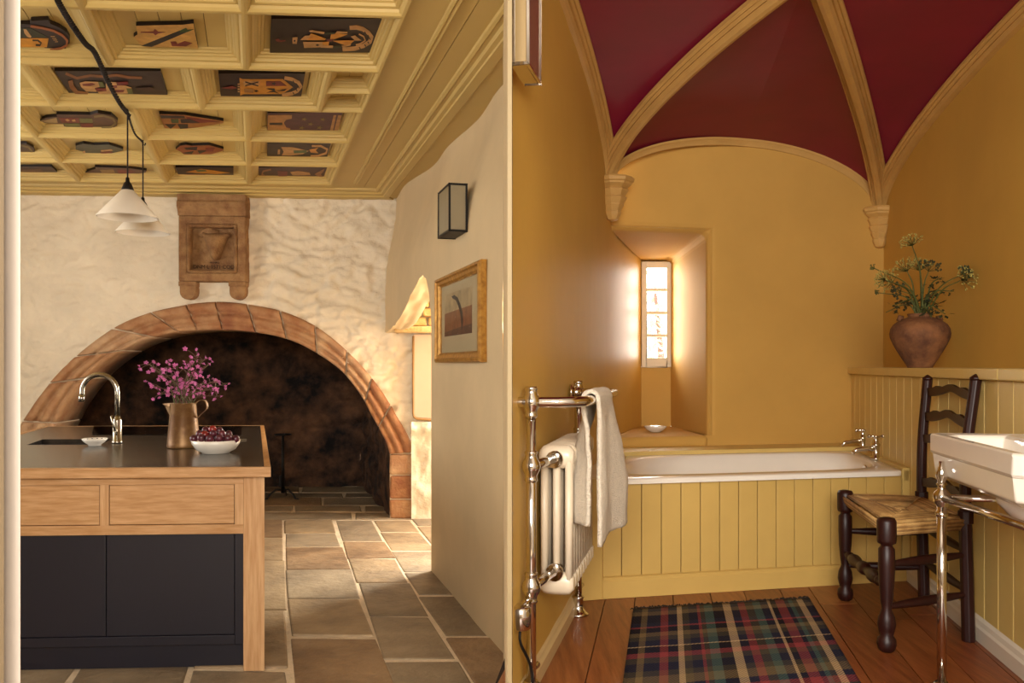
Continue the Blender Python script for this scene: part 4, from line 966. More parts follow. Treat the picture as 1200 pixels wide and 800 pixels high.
# ------------------------------------------------------------------ vault
zL, zR = 1.12, 1.035
boss = W(953, -46, 3.85)
apL, apR = LW(3.85, 0, 1.54), RU(3.85, 0, 1.47)
bk = FWp(872, 164)
cl = V((LW(6.2).x, LW(6.2).y, zL)); cr = at(CRp, zR) + rn_ * .02
ncl, ncr = LW(1.5, 0, zL), RU(1.5, 0, zR)
def arc_(a, b, s, pw=2.0):           # quarter-ellipse rise from springing a to crown b
    p = a.lerp(b, s); h = (1 - (1 - s) ** pw) ** (1 / pw); p.z = lerp(a.z, b.z, h); return p
def web(A, B, n=26, m=8, s0=0, s1=1):
    return MB().grid(lambda i, j: A(lerp(s0, s1, i)).lerp(B(lerp(s0, s1, i)), j) + V((0, 0, .025 * math.sin(math.pi * j) * math.sin(math.pi * min(1, lerp(s0, s1, i))))), n, m)
vault = sthing('ceiling', boss)
bs1 = lambda s: arc_(cl, bk, s, 1.9); bs2 = lambda s: arc_(cr, bk, s, 1.9)
r1 = lambda s: arc_(cl, boss, s); r2 = lambda s: arc_(cr, boss, s); n1 = lambda s: arc_(ncl, boss, s); n2 = lambda s: arc_(ncr, boss, s)
lw1 = lambda s: arc_(cl, apL, s); lw2 = lambda s: arc_(ncl, apL, s); rw1 = lambda s: arc_(cr, apR, s); rw2 = lambda s: arc_(ncr, apR, s)
for A, B, s0 in ((bs1, r1, 0), (bs2, r2, 0), (lw1, r1, 0), (lw2, n1, .35), (rw1, r2, 0), (rw2, n2, .35)): part('vault_web', web(A, B, s0=s0), m_crimson, vault)
def rib(C, w, d, n=40, s0=0.0, s1=1.0, nrm=None):
    prof = [(-.5, .02), (-.5, -.25), (-.42, -.42), (-.36, -.36), (-.30, -.62), (-.22, -.55), (-.16, -.95), (0, -1.02), (.16, -.95), (.22, -.55), (.30, -.62), (.36, -.36), (.42, -.42), (.5, -.25), (.5, .02)]
    pl = (C(1) - C(0)); pl.z = 0; side = V((pl.y, -pl.x, 0)).normalized(); rs = []
    for k in range(n + 1):
        s = lerp(s0, s1, (k / n) ** 1.5); p = C(s); t = (C(min(1, s + .004)) - C(max(0, s - .004))).normalized(); dn = side.cross(t).normalized()
        if dn.z > 0: dn = -dn
        rs.append([p + side * (x_ * w) - dn * (z_ * d) - dn * 0 for x_, z_ in prof])
    return MB().rings(rs, smooth=False)
part('diagonal_rib', rib(r1, .115, .07), m_rib, vault); part('diagonal_rib', rib(r2, .115, .07), m_rib, vault)
part('diagonal_rib', rib(n1, .115, .07, s0=.4), m_rib, vault); part('diagonal_rib', rib(n2, .115, .07, s0=.4), m_rib, vault)
for C, s0 in ((lw1, 0), (rw1, 0), (lw2, .35), (rw2, .35)): part('wall_rib', rib(C, .13, .05, s0=s0), m_rib, vault)
part('wall_rib', rib(bs1, .07, .045), m_rib, vault); part('wall_rib', rib(bs2, .07, .045), m_rib, vault)
part('boss', MB().lathe([(.001, -.10), (.07, -.09), (.10, -.05), (.10, 0)], boss, 16), m_rib, vault)
def corbel(c, label, s, h, a0):
    prof = [(.012, -h), (.035, -h * .97), (.05, -h * .88), (.058, -h * .80), (.052, -h * .78), (.075, -h * .64), (.07, -h * .62), (.094, -h * .48), (.080, -h * .44), (.104, -h * .30), (.090, -h * .26), (.125, -h * .18), (.128, -h * .14), (.140, -h * .12), (.142, -h * .04), (.13, -h * .02), (.13, 0)]
    mb = MB().lathe([(r * s, z) for r, z in prof], (0, 0, 0), 8, smooth=False)
    o = part('corbel', mb, m_rib, vault, world=False, bevel=.003); o.location = c - boss; o.rotation_euler = (0, 0, a0); o['label'] = label; return o
corbel(cl + V((.035, -.02, .01)), 'moulded corbel at the left springing of the vault', .92, .26, .5)
corbel(cr + V((-.02, -.03, .02)), 'moulded corbel at the right springing of the vault', .85, .27, .3)

# ------------------------------------------------------------------ bath
B0 = W(882, 690, 5.03)
A_ = onwall(705, 700, B0, fd); A_.z = 0
Bq = onwall(1057, 676, B0, fd); Bq.z = 0
Bend = cross2(RL(0, -.0), rd, B0, fd)
zr = (HOR - 561) / F * A_.y; zrb = (HOR - 567.5) / F * A_.y
tB = thing('bath', 'white bath boxed in ochre tongue and groove panelling below the slit window', 'bath', V(((A_.x + Bq.x) / 2, (A_.y + Bq.y) / 2, BF)))
back_o = (zr * F / (HOR - 531.5)) - onwall(870, 428, B0, fd).y                # bath depth
bkP = B0 + V((0, back_o, 0))
c0 = A_ + ld * .0 + fd * .02; c1 = Bq; 
c2 = cross2(Bq, rd, bkP, fd); c3 = cross2(c0, ld, bkP, fd)
def quad(s, t): return c0.lerp(c1, s).lerp(c3.lerp(c2, s), t)
def loop(i0, i1, j0, j1, z, n=2.6, N=48):      # rounded loop in the bath's plan
    out = []
    for k in range(N):
        a = 2 * math.pi * k / N; ca, sa = math.cos(a), math.sin(a)
        x_ = math.copysign(abs(ca) ** (2 / n), ca); y_ = math.copysign(abs(sa) ** (2 / n), sa)
        out.append(at(quad(lerp(i0, i1, (x_ + 1) / 2), lerp(j0, j1, (y_ + 1) / 2)), z))
    return out
mb = MB()
mb.rings([loop(0, 1, -.022, 1, zrb, 40), loop(0, 1, -.022, 1, zr - .006, 40), loop(.003, .997, -.012, .99, zr, 40), loop(.025, .955, .085, .93, zr, 5), loop(.032, .95, .095, .92, zr - .008, 4.2),
          loop(.06, .94, .11, .90, zr - .07, 3.6), loop(.12, .93, .14, .87, zr - .22, 3.2), loop(.18, .92, .2, .8, zr - .34, 3), loop(.22, .90, .25, .75, zr - .37, 3)], cap0=False)
part('tub', mb, m_white, tB)
# panelled front
fz = lambda y: (HOR - y) / F * A_.y
pf = thing  # (front panel is a part with boards as sub-parts)
def fbox(a, b, o0, o1, z0, z1): return MB().hexa([at(a + fn * o0, z0), at(b + fn * o0, z0), at(b + fn * o1, z0), at(a + fn * o1, z0), at(a + fn * o0, z1), at(b + fn * o0, z1), at(b + fn * o1, z1), at(a + fn * o1, z1)])
pan = part('front_panel', fbox(A_, Bend, -.03, -.014, BF, zrb), m_creamg, tB)
nbd = 16; zk = fz(676)
for k in range(nbd):
    a, b = A_.lerp(Bq, k / nbd + .0012), A_.lerp(Bq, (k + 1) / nbd - .0012)
    part('tongue_board', fbox(a, b, -.014, -.002, zk, zrb - .001), m_yellowb, pan, bevel=.003)
part('tongue_board', fbox(Bq + fd * .004, Bend, -.014, .0, BF, zr - .0), m_yellow, pan, bevel=.003)
mb = MB().rings([[at(p + fn * o, z) for o, z in ((-.014, BF), (.012, BF), (.012, zk - .02), (.006, zk - .012), (.006, zk - .004), (-.004, zk), (-.014, zk))] for p in (A_, Bend)], smooth=False)
part('plinth_rail', mb, m_yellowb, pan)
# boxing at the left end, ledge behind and at the right end
a = onwall(683, 705, A_ + fn * .02, fd); a.z = 0
wb = LW(a.y / S - .02); b = A_ + fn * .02 - fd * .002
part('end_boxing', MB().hexa([at(wb, BF), at(b, BF), at(b + ld * .25, BF), at(LW(a.y / S + .28), BF), at(wb, zr + .004), at(b, zr + .004), at(b + ld * .25, zr + .004), at(LW(a.y / S + .28), zr + .004)]), m_yellowb, tB, bevel=.004)
zl = zr + .022
e0, e1 = c3, c2; f0 = cross2(LW(0), ld, FW0, fd); f1 = cross2(RL(0), rd, FW0, fd)
g0 = cross2(LW(0), ld, bkP, fd); g1 = cross2(RL(0), rd, bkP, fd)
part('back_ledge', MB().hexa([at(p, zr - .06) for p in (g0, g1, f1, f0)] + [at(p, zl) for p in (g0, g1, f1, f0)]), m_yellow, tB, bevel=.006)
h0, h1 = Bq + fd * .004, Bend
part('end_ledge', MB().hexa([at(p, zr - .06) for p in (h0, h1, g1, c2 + fd * .004)] + [at(p, zr + .012) for p in (h0, h1, g1, c2 + fd * .004)]), m_yellow, tB, bevel=.006)
part('side_ledge', MB().hexa([at(p, zr - .06) for p in (LW(A_.y / S), c0 - fd * .004, c3 - fd * .004, g0)] + [at(p, zr + .006) for p in (LW(A_.y / S), c0 - fd * .004, c3 - fd * .004, g0)]), m_yellowb, tB, bevel=.004)
# taps
def pillar_tap(c):
    tp = bpy.data.objects.new('pillar_tap', None); COL.objects.link(tp); tp.parent = tB; tp.location = c - tB.location; tp['label'] = 'nickel cross head pillar tap'
    part('tap_body', MB().lathe([(.028, 0), (.03, .008), (.019, .014), (.019, .07), (.024, .078), (.024, .088), (.015, .096), (.012, .125), (.017, .132), (.008, .14)], n=14), m_chrome, tp, world=False)
    part('tap_spout', MB().tube([(0, 0, .06), (-.05, .0, .062), (-.11, 0, .055), (-.135, 0, .035)], [.014, .013, .012, .011], 10), m_chrome, tp, world=False)
    part('cross_head', MB().tube([(-.04, 0, .132), (.04, 0, .132)], .006, 8).tube([(0, -.04, .132), (0, .04, .132)], .006, 8).lathe([(.009, -.009), (.009, .009)], (-.04, 0, .132), 8).lathe([(.009, -.009), (.009, .009)], (.04, 0, .132), 8), m_chrome, tp, world=False)
t1, t2 = onz(1011, 528.5, zr), onz(1026.5, 538, zr)
pillar_tap(t1); pillar_tap(t2)
ov = quad(.945, .42); ov.z = zr - .055
part('overflow_plate', MB().lathe([(.03, 0), (.036, .004), (.03, .014), (.012, .018)], (0, 0, 0), 16, axis='x', smooth=True), m_chrome, tB, world=False).location = ov - tB.location + V((-.012, 0, 0))

# ------------------------------------------------------------------ rug
ra, rb_, rc, rdd = onz(742, 716, BF), onz(948.5, 703, BF), onz(1003, 798, BF), onz(733, 798, BF)
rx = (rb_ - ra); wR = rx.length; angR = math.atan2(rb_.y - ra.y, rb_.x - ra.x)
fwd = V((-(.151), -1, 0)).normalized()
tR = thing('plaid_rug', 'fringed plaid wool rug in navy, red and cream on the pine floorboards', 'rug', ra.lerp(rb_, .5) + V((0, 0, .001)), angR)
m_plaid = bpy.data.materials.new('plaid_weave'); m_plaid.use_nodes = True
nt = m_plaid.node_tree; N = nt.nodes; L = nt.links; b_ = N['Principled BSDF']; b_.inputs['Roughness'].default_value = .95; b_.inputs['Specular IOR Level'].default_value = .1
tc = N.new('ShaderNodeTexCoord'); sx = N.new('ShaderNodeSeparateXYZ'); L.new(tc.outputs['UV'], sx.inputs[0])
def ramp(stops, src, a, b):
    mr = N.new('ShaderNodeMapRange'); mr.inputs['From Min'].default_value = a; mr.inputs['From Max'].default_value = b; L.new(src, mr.inputs['Value'])
    r = N.new('ShaderNodeValToRGB'); r.color_ramp.interpolation = 'CONSTANT'; e = r.color_ramp.elements
    for i, (p, c) in enumerate(stops):
        q = e[i] if i < 2 else e.new(p)
        q.position = p; q.color = (*lin(c), 1)
    L.new(mr.outputs[0], r.inputs['Fac']); return r.outputs['Color']
nv, gy, rdw, crm, tl_, bk_, tn = '#242435', '#494235', '#8c3c3e', '#bfa17a', '#496259', '#1b161e', '#756141'
warp = ramp([(0, bk_), (.05, tn), (.08, nv), (.15, rdw), (.19, nv), (.235, crm), (.265, gy), (.30, nv), (.345, rdw), (.36, gy), (.385, tl_), (.43, bk_), (.49, crm), (.535, nv), (.575, rdw), (.615, gy), (.66, tl_), (.70, nv), (.745, crm), (.76, bk_), (.79, rdw), (.84, nv), (.865, tl_), (.89, gy), (.915, crm), (.95, nv)], sx.outputs['X'], -wR / 2, wR / 2)
weft = ramp([(0, gy), (.05, tn), (.09, bk_), (.17, nv), (.21, rdw), (.225, bk_), (.27, tn), (.31, gy), (.35, nv), (.40, crm), (.41, bk_), (.46, rdw), (.50, gy), (.54, nv), (.60, gy), (.64, tn), (.70, nv), (.74, rdw), (.79, gy), (.84, crm), (.86, nv), (.93, tn)], sx.outputs['Y'], 0, 1.25)
ck = N.new('ShaderNodeTexWave'); ck.bands_direction = 'DIAGONAL'; ck.inputs['Scale'].default_value = 38; L.new(tc.outputs['UV'], ck.inputs['Vector'])
mx = N.new('ShaderNodeMix'); mx.data_type = 'RGBA'; mr_ = N.new('ShaderNodeMapRange'); mr_.inputs['To Min'].default_value = .25; mr_.inputs['To Max'].default_value = .75
L.new(ck.outputs['Fac'], mr_.inputs['Value']); L.new(mr_.outputs[0], mx.inputs['Factor']); L.new(warp, mx.inputs[6]); L.new(weft, mx.inputs[7]); L.new(mx.outputs[2], b_.inputs['Base Color'])
bp = N.new('ShaderNodeBump'); bp.inputs['Strength'].default_value = .4; bp.inputs['Distance'].default_value = .004; L.new(ck.outputs['Fac'], bp.inputs['Height']); L.new(bp.outputs['Normal'], b_.inputs['Normal'])
skw = (rc - rb_).length; cA, sA = math.cos(-angR), math.sin(-angR)
dv = rc - rb_; dl_ = V((dv.x * cA - dv.y * sA, dv.x * sA + dv.y * cA, 0)); dw = rdd - ra; dwl = V((dw.x * cA - dw.y * sA, dw.x * sA + dw.y * cA, 0)); sl = ((dl_ / -dl_.y) + (dwl / -dwl.y)) / 2
LR = 1.75
def frug(i, j):
    x_ = lerp(-wR / 2, wR / 2, i); y_ = -LR * j; return V((x_ + sl.x * (-y_) * 1.0, y_, .007 + .003 * fbm(x_ * 3, y_ * 3, 2)))
mb = MB().grid(frug, 40, 60); wc = part('woven_cloth', mb, m_plaid, tR, world=False, solid=.008)
uvl = wc.data.uv_layers.new(name='weave')
for lp_ in wc.data.loops:
    co = wc.data.vertices[lp_.vertex_index].co; uvl.data[lp_.index].uv = (co.x - sl.x * -co.y, -co.y)
mb = MB()
for k in range(150):
    x_ = lerp(-wR / 2, wR / 2, (k + .5) / 150); l = R.uniform(.015, .04); dx = R.uniform(-.012, .012)
    mb.tube([(x_, -.004, .008), (x_ + dx * .5, l * .5, .008 + R.uniform(0, .006)), (x_ + dx, l, .003)], [.0035, .003, .001], 4)
part('fringe', mb, M('dark_fringe', '#2c221f', .95, var=.3, vs=60), tR, world=False, kind='stuff')

# ------------------------------------------------------------------ towel rail, radiator, towel
def LP(d, off, z): return LW(d, off, z)
tT = thing('towel_rail', 'polished nickel ball jointed towel rail with column radiator against the ochre wall', 'towel rail', LP(3.9, .04, BF))
zh = -.118; d0, d1 = 3.3, 4.57; po = .036
mb = MB().tube([LP(d0 - .02, -.02, zh), LP(d0, po, zh), LP(d0 + .0, .12, zh)] + [LP(d0 + .09 - .09 * math.cos(a), .12 + .085 * math.sin(a), zh) for a in (.35, .7, 1.05, 1.3, 1.57)] + [LP(4.40, .205, zh)] + [LP(4.40 + .09 * math.sin(a), .205 - .085 * (1 - math.cos(a)), zh) for a in (.35, .7, 1.05, 1.3, 1.57)] + [LP(4.49, .0, zh)], .0175, 14)
part('top_hoop', mb, m_chrome, tT)
fl_ = [(.034, 0), (.036, .006), (.022, .012), (.02, .03)]
part('wall_flange', MB().tube([LP(4.49, .002, zh), LP(4.49, .012, zh)], .036, 16).tube([LP(4.49, .012, zh), LP(4.49, .05, zh)], .024, 14), m_chrome, tT)
for d in (d0, 4.52):
    c = LP(d, po, 0)
    part('upright', MB().tube([at(c, BF + .03), at(c, zh)], .0165, 14), m_chrome, tT)
    for z in (zh, -.325, -.715):
        part('ball_joint', MB().lathe([(.019, -.05), (.022, -.044), (.019, -.038), (.020, -.028), (.029, -.012), (.031, 0), (.029, .012), (.020, .028), (.019, .038), (.022, .044), (.019, .05)], at(c, z), 16), m_chrome, tT)
    part('floor_foot', MB().lathe([(.046, 0), (.047, .008), (.036, .014), (.024, .03), (.022, .07), (.028, .078), (.022, .086)], at(c, BF), 18), m_chrome, tT)
    part('air_valve', MB().lathe([(.011, .0), (.013, .01), (.008, .03), (.012, .04), (.004, .05)], LP(d, po + .0, BF + .10), 10).tube([LP(d, po, BF + .12), LP(d + .06, po + .01, BF + .12)], .011, 8), m_chrome, tT)
vz = (HOR - 716) / F * d0 * S
part('valve_head', MB().lathe([(.026, -.04), (.034, -.034), (.034, .028), (.026, .036)], LP(d0 - .07, po - .022, vz), 18).tube([LP(d0 - .07, po - .02, vz + .02), LP(d0, po, vz + .045)], .014, 10), m_chrome, tT)
part('valve_cable', MB().tube(cat_rom([LP(d0 - .07, po - .022, vz - .03), LP(d0 - .08, po - .02, vz - .08), LP(d0 - .05, po + .006, vz - .16), LP(d0 - .05, po + .012, vz - .25), LP(d0 - .02, .0, vz - .33)], 16), .005, 6), m_black, tT)
# column radiator: nine sections, three columns each
zt2, zb2 = -.275, -.80; dr0, dr1 = 3.56, 4.24; ns = 9
rad = bpy.data.objects.new('radiator', None); COL.objects.link(rad); rad.parent = tT; rad['label'] = 'cream enamelled column radiator'
for z in (-.325, -.715):
    part('radiator_pipe', MB().tube([LP(d0, po, z), LP(3.6, .078, z)], .016, 12), m_chrome, tT); part('pipe_collar', MB().tube([LP(3.53, .076, z), LP(3.57, .078, z)], .03, 14), m_chrome, tT)
sd = (dr1 - dr0) / ns; me = None; w0, w1 = .016, .138
mb = MB(); hs = sd * S * .43
nx, ny = ln_, ld
def sec(o, dy, z): return nx * o + ny * dy + V((0, 0, z))
for o in (.034, .077, .120):
    mb.rings([[sec(o + .0145 * math.cos(a), hs * .92 * math.sin(a), z) for a in [2 * math.pi * k / 10 for k in range(10)]] for z in (zb2 + .04, zt2 - .04)], smooth=True)
for z0, z1 in ((zt2 - .085, zt2), (zb2, zb2 + .085)):
    rs = []
    for t in [k / 8 for k in range(9)]:
        o = lerp(w0, w1, t); e = .02 * (1 - math.sqrt(max(0, 1 - (2 * t - 1) ** 4))); hh_ = hs * (1 if .05 < t < .95 else .7); hl = hh_
        za, zb3 = z0 + e, z1 - e
        rs.append([sec(o, hl * math.cos(a) if True else 0, lerp(za, zb3, .5 + .5 * math.sin(a))) for a in [2 * math.pi * k / 10 for k in range(10)]])
    mb.rings(rs, smooth=True)
me = mb.mesh('radiator_section', m_radi)
for k in range(ns):
    o = link('radiator_section', me, rad); p = LP(dr0 + (k + .5) * sd, .0, 0); o.location = p - world_loc(rad)
# towel
bz = zh + .0175; NP = []
def towel(i, j):
    d = lerp(3.50, 3.95, i); L1, L2 = .515, .525
    s = lerp(-L1, L2, j); r = .026
    if abs(s) < r * 1.57: a = s / r; off = .205 + r * math.sin(a); z = bz - .0175 + r * math.cos(a) + .004
    else:
        e = abs(s) - r * 1.57; sg = 1 if s > 0 else -1
        fl2 = (lerp(-.004, .055, i) if sg > 0 else lerp(-.012, .150, i)) * smooth(e / .34); wob = .012 * smooth(e / .12) * math.sin(i * 8.5 + (0 if sg > 0 else 1.5) + e * 2)
        off = .205 + sg * (r + fl2) + wob; z = bz - .0175 - e + .004 + (.012 * math.sin(i * 3 + 1) + (.03 * (1 - i) if sg < 0 else -.03 * (1 - i))) * smooth(e / .45) * (0 if e < .1 else 1)
        d += (.05 * (i - .3)) * smooth(e / .45)
    off += .006 * fbm(i * 4, s * 6, 3); return LP(d, off, z + .004 * fbm(i * 5, s * 5, 7))
mb = MB().grid(towel, 50, 90)
tt_ = solo('hand_towel', mb, m_towel, 'white terry towel folded over the nickel towel rail beside the bath', 'towel', solid=.014)

# nickel wall lantern at the top of the near wall
t = thing('wall_lantern', 'polished nickel box lantern with frosted panes at the top of the near ochre wall', 'wall lamp', V((.0, 2.95 * S, (HOR - 76) / F * 2.95 * S)), math.atan2(ld.y, ld.x) - math.pi / 2 + math.pi)
t.rotation_euler = (0, 0, math.atan2(ld.y, ld.x) - math.pi / 2)
hN = .52; wN = .050; lN = .19; f = .009
mb = MB()
for xx in (0, wN - f):
    for y_ in (0, lN - f): mb.box(xx, xx + f, y_, y_ + f, 0, hN)
for z_ in (0, hN - f): mb.box(0, wN, 0, f, z_, z_ + f); mb.box(0, wN, lN - f, lN, z_, z_ + f); mb.box(wN - f, wN, f, lN - f, z_, z_ + f)
part('metal_frame', mb, m_chrome, t, world=False, bevel=.002)
part('base_plate', MB().box(.002, wN - .002, .002, lN - .002, .001, .007), m_chrome, t, world=False)
part('top_plate', MB().box(.002, wN - .002, .002, lN - .002, hN - .007, hN - .001), m_chrome, t, world=False)
part('pane', MB().box(f, wN - f, .003, .006, f, hN - f), m_frost, t, world=False); part('pane', MB().box(f, wN - f, lN - .006, lN - .003, f, hN - f), m_frost, t, world=False)
part('pane', MB().box(wN - .006, wN - .003, f, lN - f, f, hN - f), M('red_reflection_glass', '#7c5440', .12, var=0), t, world=False)  # reddish reflection put into the outer pane's colour
part('back_plate', MB().box(-.006, .004, .004, lN - .004, .004, hN - .004), m_chrome, t, world=False)

# ------------------------------------------------------------------ ladder back chair
fA, fB, fC, fD = onz(990.5, 703, BF), onz(1039, 763, BF), onz(1083, 708, BF), onz(1135, 751, BF)
tC = thing('ladder_back_chair', 'dark stained ladder back chair with woven rush seat between bath and basin', 'chair', (fA + fB + fC + fD) / 4)
cen = (fA + fB + fC + fD) / 4
lt = .515
prof = [(.020, 0), (.030, .008), (.036, .028), (.034, .05), (.024, .062), (.030, .085), (.034, .105), (.030, .135), (.018, .165), (.022, .19), (.028, .26), (.031, .33), (.030, .395), (.022, .405), (.022, .412), (.034, .418), (.036, .43), (.036, .50), (.030, .513), (.012, .517)]
for p in (fA, fB): part('front_leg', MB().lathe(prof, p, 18), m_darkw, tC)
lean = (fC - fA).normalized(); bt = {}
for key, p, top in ((0, fC, 1087), (1, fD, 1143.5)):
    ztp = (HOR - 445) / F * p.y; pts = [p, p + V((-.006, 0, .25)), p + V((-.012, 0, .49)), p + V((-.008, 0, .75)), at(p, ztp)]
    pts[-1].x = (top - 600) / F * pts[-1].y
    C = cat_rom(pts, 24); bt[key] = C; mb = MB()
    mb.rings([[c + V((math.cos(a + .5), math.sin(a + .5), 0)) * (.026 if c.z < BF + .47 else .0225) for a in [2 * math.pi * k / 8 for k in range(8)]] for c in C], smooth=False)
    mb.rings([[C[-1] + V((math.cos(a) * r, math.sin(a) * r, h)) for a in [2 * math.pi * k / 8 for k in range(8)]] for r, h in ((.022, 0), (.025, .008), (.012, .018), (.003, .024))])
    kz = [c for c in C if c.z > BF + .46][0]
    mb.rings([[kz + V((math.cos(a) * .03, math.sin(a) * .03, h)) for a in [2 * math.pi * k / 8 for k in range(8)]] for h in (-.02, .03)], smooth=False)
    part('back_post', mb, m_darkw, tC, bevel=.003)
def onpost(k, z):
    C = bt[k]
    for a, b in zip(C, C[1:]):
        if b.z >= z: return a.lerp(b, (z - a.z) / (b.z - a.z))
    return C[-1]
for ya, yb in ((449, 465), (477, 494), (503, 519), (553, 570)):
    zc0 = (HOR - (ya + yb) / 2) / F * fC.y; a, b = onpost(0, zc0), onpost(1, zc0); hh2 = (yb - ya) / F * fC.y * .5; rs = []
    for k in range(25):
        t = k / 24; p = a.lerp(b, t) + lean * .010 * math.sin(math.pi * t)
        tp_ = .35 + .35 * math.exp(-((t - .22) / .07) ** 2) + .35 * math.exp(-((t - .78) / .07) ** 2) + .72 * math.exp(-((t - .5) / .17) ** 2); bo = .62 + .25 * math.cos(2 * math.pi * t) - .4 * math.exp(-((t - .5) / .16) ** 2)
        up, dn = hh2 * min(1.05, tp_), -hh2 * bo
        rs.append([p + lean * o + V((0, 0, z)) for o, z in ((-.007, up), (.007, up), (.007, dn), (-.007, dn))])
    part('slat', MB().rings(rs, smooth=False), m_darkw, tC, bevel=.002)
def turned(a, b, prof):
    t = (b - a); l = t.length; q = cat_rom([V((u, r, 0)) for u, r in prof], 70); return MB().tube([a + t * p.x for p in q], [p.y for p in q], 12)
part('front_stretcher', turned(at(fA, BF + .222), at(fB, BF + .25), [(0, .012), (.1, .013), (.14, .022), (.17, .015), (.2, .021), (.28, .028), (.38, .018), (.43, .016), (.46, .026), (.5, .028), (.54, .026), (.57, .016), (.62, .018), (.72, .028), (.80, .021), (.83, .015), (.86, .022), (.9, .013), (1, .012)]), m_darkw, tC)
sp = [(0, .010), (.08, .012), (.3, .017), (.5, .019), (.7, .017), (.92, .012), (1, .010)]
for a, k, za, zb in ((fB, 1, .335, .345), (fB, 1, .172, .188), (fA, 0, .325, .33), (fA, 0, .165, .17)):
    q = onpost(k, BF + zb); part('side_stretcher', turned(at(a, BF + za), q, sp), m_darkw, tC)
for z in (.20, .36): part('back_stretcher', turned(onpost(0, BF + z), onpost(1, BF + z), sp), m_darkw, tC)
# woven rush: four fields of cords meeting at the middle
zse = BF + .487; q0, q1, q2, q3 = [at(p, 0) for p in (fA, fB, onpost(1, zse), onpost(0, zse))]
mid = (q0 + q1 + q2 + q3) / 4; mb = MB(); nc = 20
for a, b in ((q0, q1), (q1, q2), (q2, q3), (q3, q0)):
    ea, eb = a, b
    for k in range(nc):
        t = (k + .5) / nc; p, q = ea.lerp(mid, t), eb.lerp(mid, t); zc = zse + .006 - .022 * t * t + R.uniform(-.001, .001); m_ = (p + q) / 2
        r_ = (mid - (ea + eb) / 2).length / nc * .56
        mb.tube([at(p, zc - .001), at(p.lerp(q, .25), zc + .001), at(m_, zc + .002), at(p.lerp(q, .75), zc + .001), at(q, zc - .001)], max(r_, .006), 5, mi=R.choice((0, 0, 1)))
    o = (((a + b) / 2) - mid).normalized() * .012
    for k in range(6): mb.tube([at(a, zse - .002 - .0075 * k) + o * (1 - .06 * k * k), at(b, zse - .002 - .0075 * k) + o * (1 - .06 * k * k)], .0062, 6, mi=k % 2)
seat = part('rush_seat', mb, [m_rush, m_rush2], tC)

# ------------------------------------------------------------------ wash basin on chrome legs
dN, dF = 2.80, 3.70; zB = -.242; of = -.322
P0, P1 = RL(dF, of), RL(dN, of); run_ = (P1 - P0); lB = run_.length; e1_ = run_.normalized(); e2_ = V((-e1_.y, e1_.x, 0)); 
if e2_.x < 0: e2_ = -e2_
dep = .335
tS = thing('wash_basin', 'white rectangular wash basin on nickel stand at the right panelled wall', 'wash basin', at((P0 + P1) / 2 + e2_ * dep / 2, BF))
def bl_(i, z, ch, ib=None):
    ib = i if ib is None else ib
    pts = [(i + ch, i), (lB - i - ch, i), (lB - i, i + ch), (lB - i, dep - ib), (i, dep - ib), (i, i + ch)]
    return [at(P0 + e1_ * x_ + e2_ * y_, zB + z) for x_, y_ in pts]
mb = MB()
mb.rings([bl_(.05, -.16, .03, .0), bl_(.014, -.138, .022, 0), bl_(.010, -.075, .022, 0), bl_(.004, -.068, .024, 0), bl_(0, -.06, .024, 0), bl_(0, -.008, .024, 0), bl_(.006, 0, .024, 0), bl_(.05, -.004, .03, .09), bl_(.058, -.014, .03, .1), bl_(.08, -.09, .03, .12), bl_(.11, -.12, .02, .14)], smooth=False)
part('basin_body', mb, m_white, tS, bevel=.008, seg=3)
mb = MB(); ux = .30
mb.rings([[at(P0 + e1_ * x_ + e2_ * y_, zB + z) for x_, z in ((ux - .12, -.004), (ux + .02, .07), (lB - .02, .07), (lB, .05), (lB, -.004))] for y_ in (dep - .05, dep)], smooth=False)
part('splash_back', mb, m_white, tS, bevel=.006, seg=3)
part('bowl_underside', MB().lathe([(.02, -.11), (.08, -.095), (.12, -.05), (.13, -.0)], at(P0 + e1_ * lB * .62 + e2_ * dep * .55, zB - .13), 20), m_white, tS)
zj = (HOR - 583) / F * (3.5 * S); lg = []
for px, dd in ((1103.5, 3.5), (1262, 2.6)):
    c = at(W(px, 428, dd), 0); lg.append(c)
    part('leg', MB().tube([at(c, BF), at(c, zj + .02)], .0155, 14).lathe([(.034, 0), (.034, .008), (.02, .02)], at(c, BF), 14), m_chrome, tS)
    part('ball_joint', MB().lathe([(.016, -.065), (.021, -.06), (.021, -.05), (.014, -.045), (.014, -.032), (.026, -.016), (.029, 0), (.026, .016), (.014, .028), (.012, .04), (.018, .046), (.012, .055), (.020, .075), (.012, .095), (.008, .125)], at(c, zj), 16), m_chrome, tS)
part('stand_rail', MB().tube([at(lg[0], zj), at(lg[1], zj)], .0135, 12), m_chrome, tS)
part('stand_rail', MB().tube([at(lg[0], zj), at(lg[0] + e2_ * (dep + .02), zj)], .0115, 12), m_chrome, tS)
part('stand_rail', MB().tube([at(lg[1], zj), at(lg[1] + e2_ * (dep + .02), zj)], .0115, 12), m_chrome, tS)

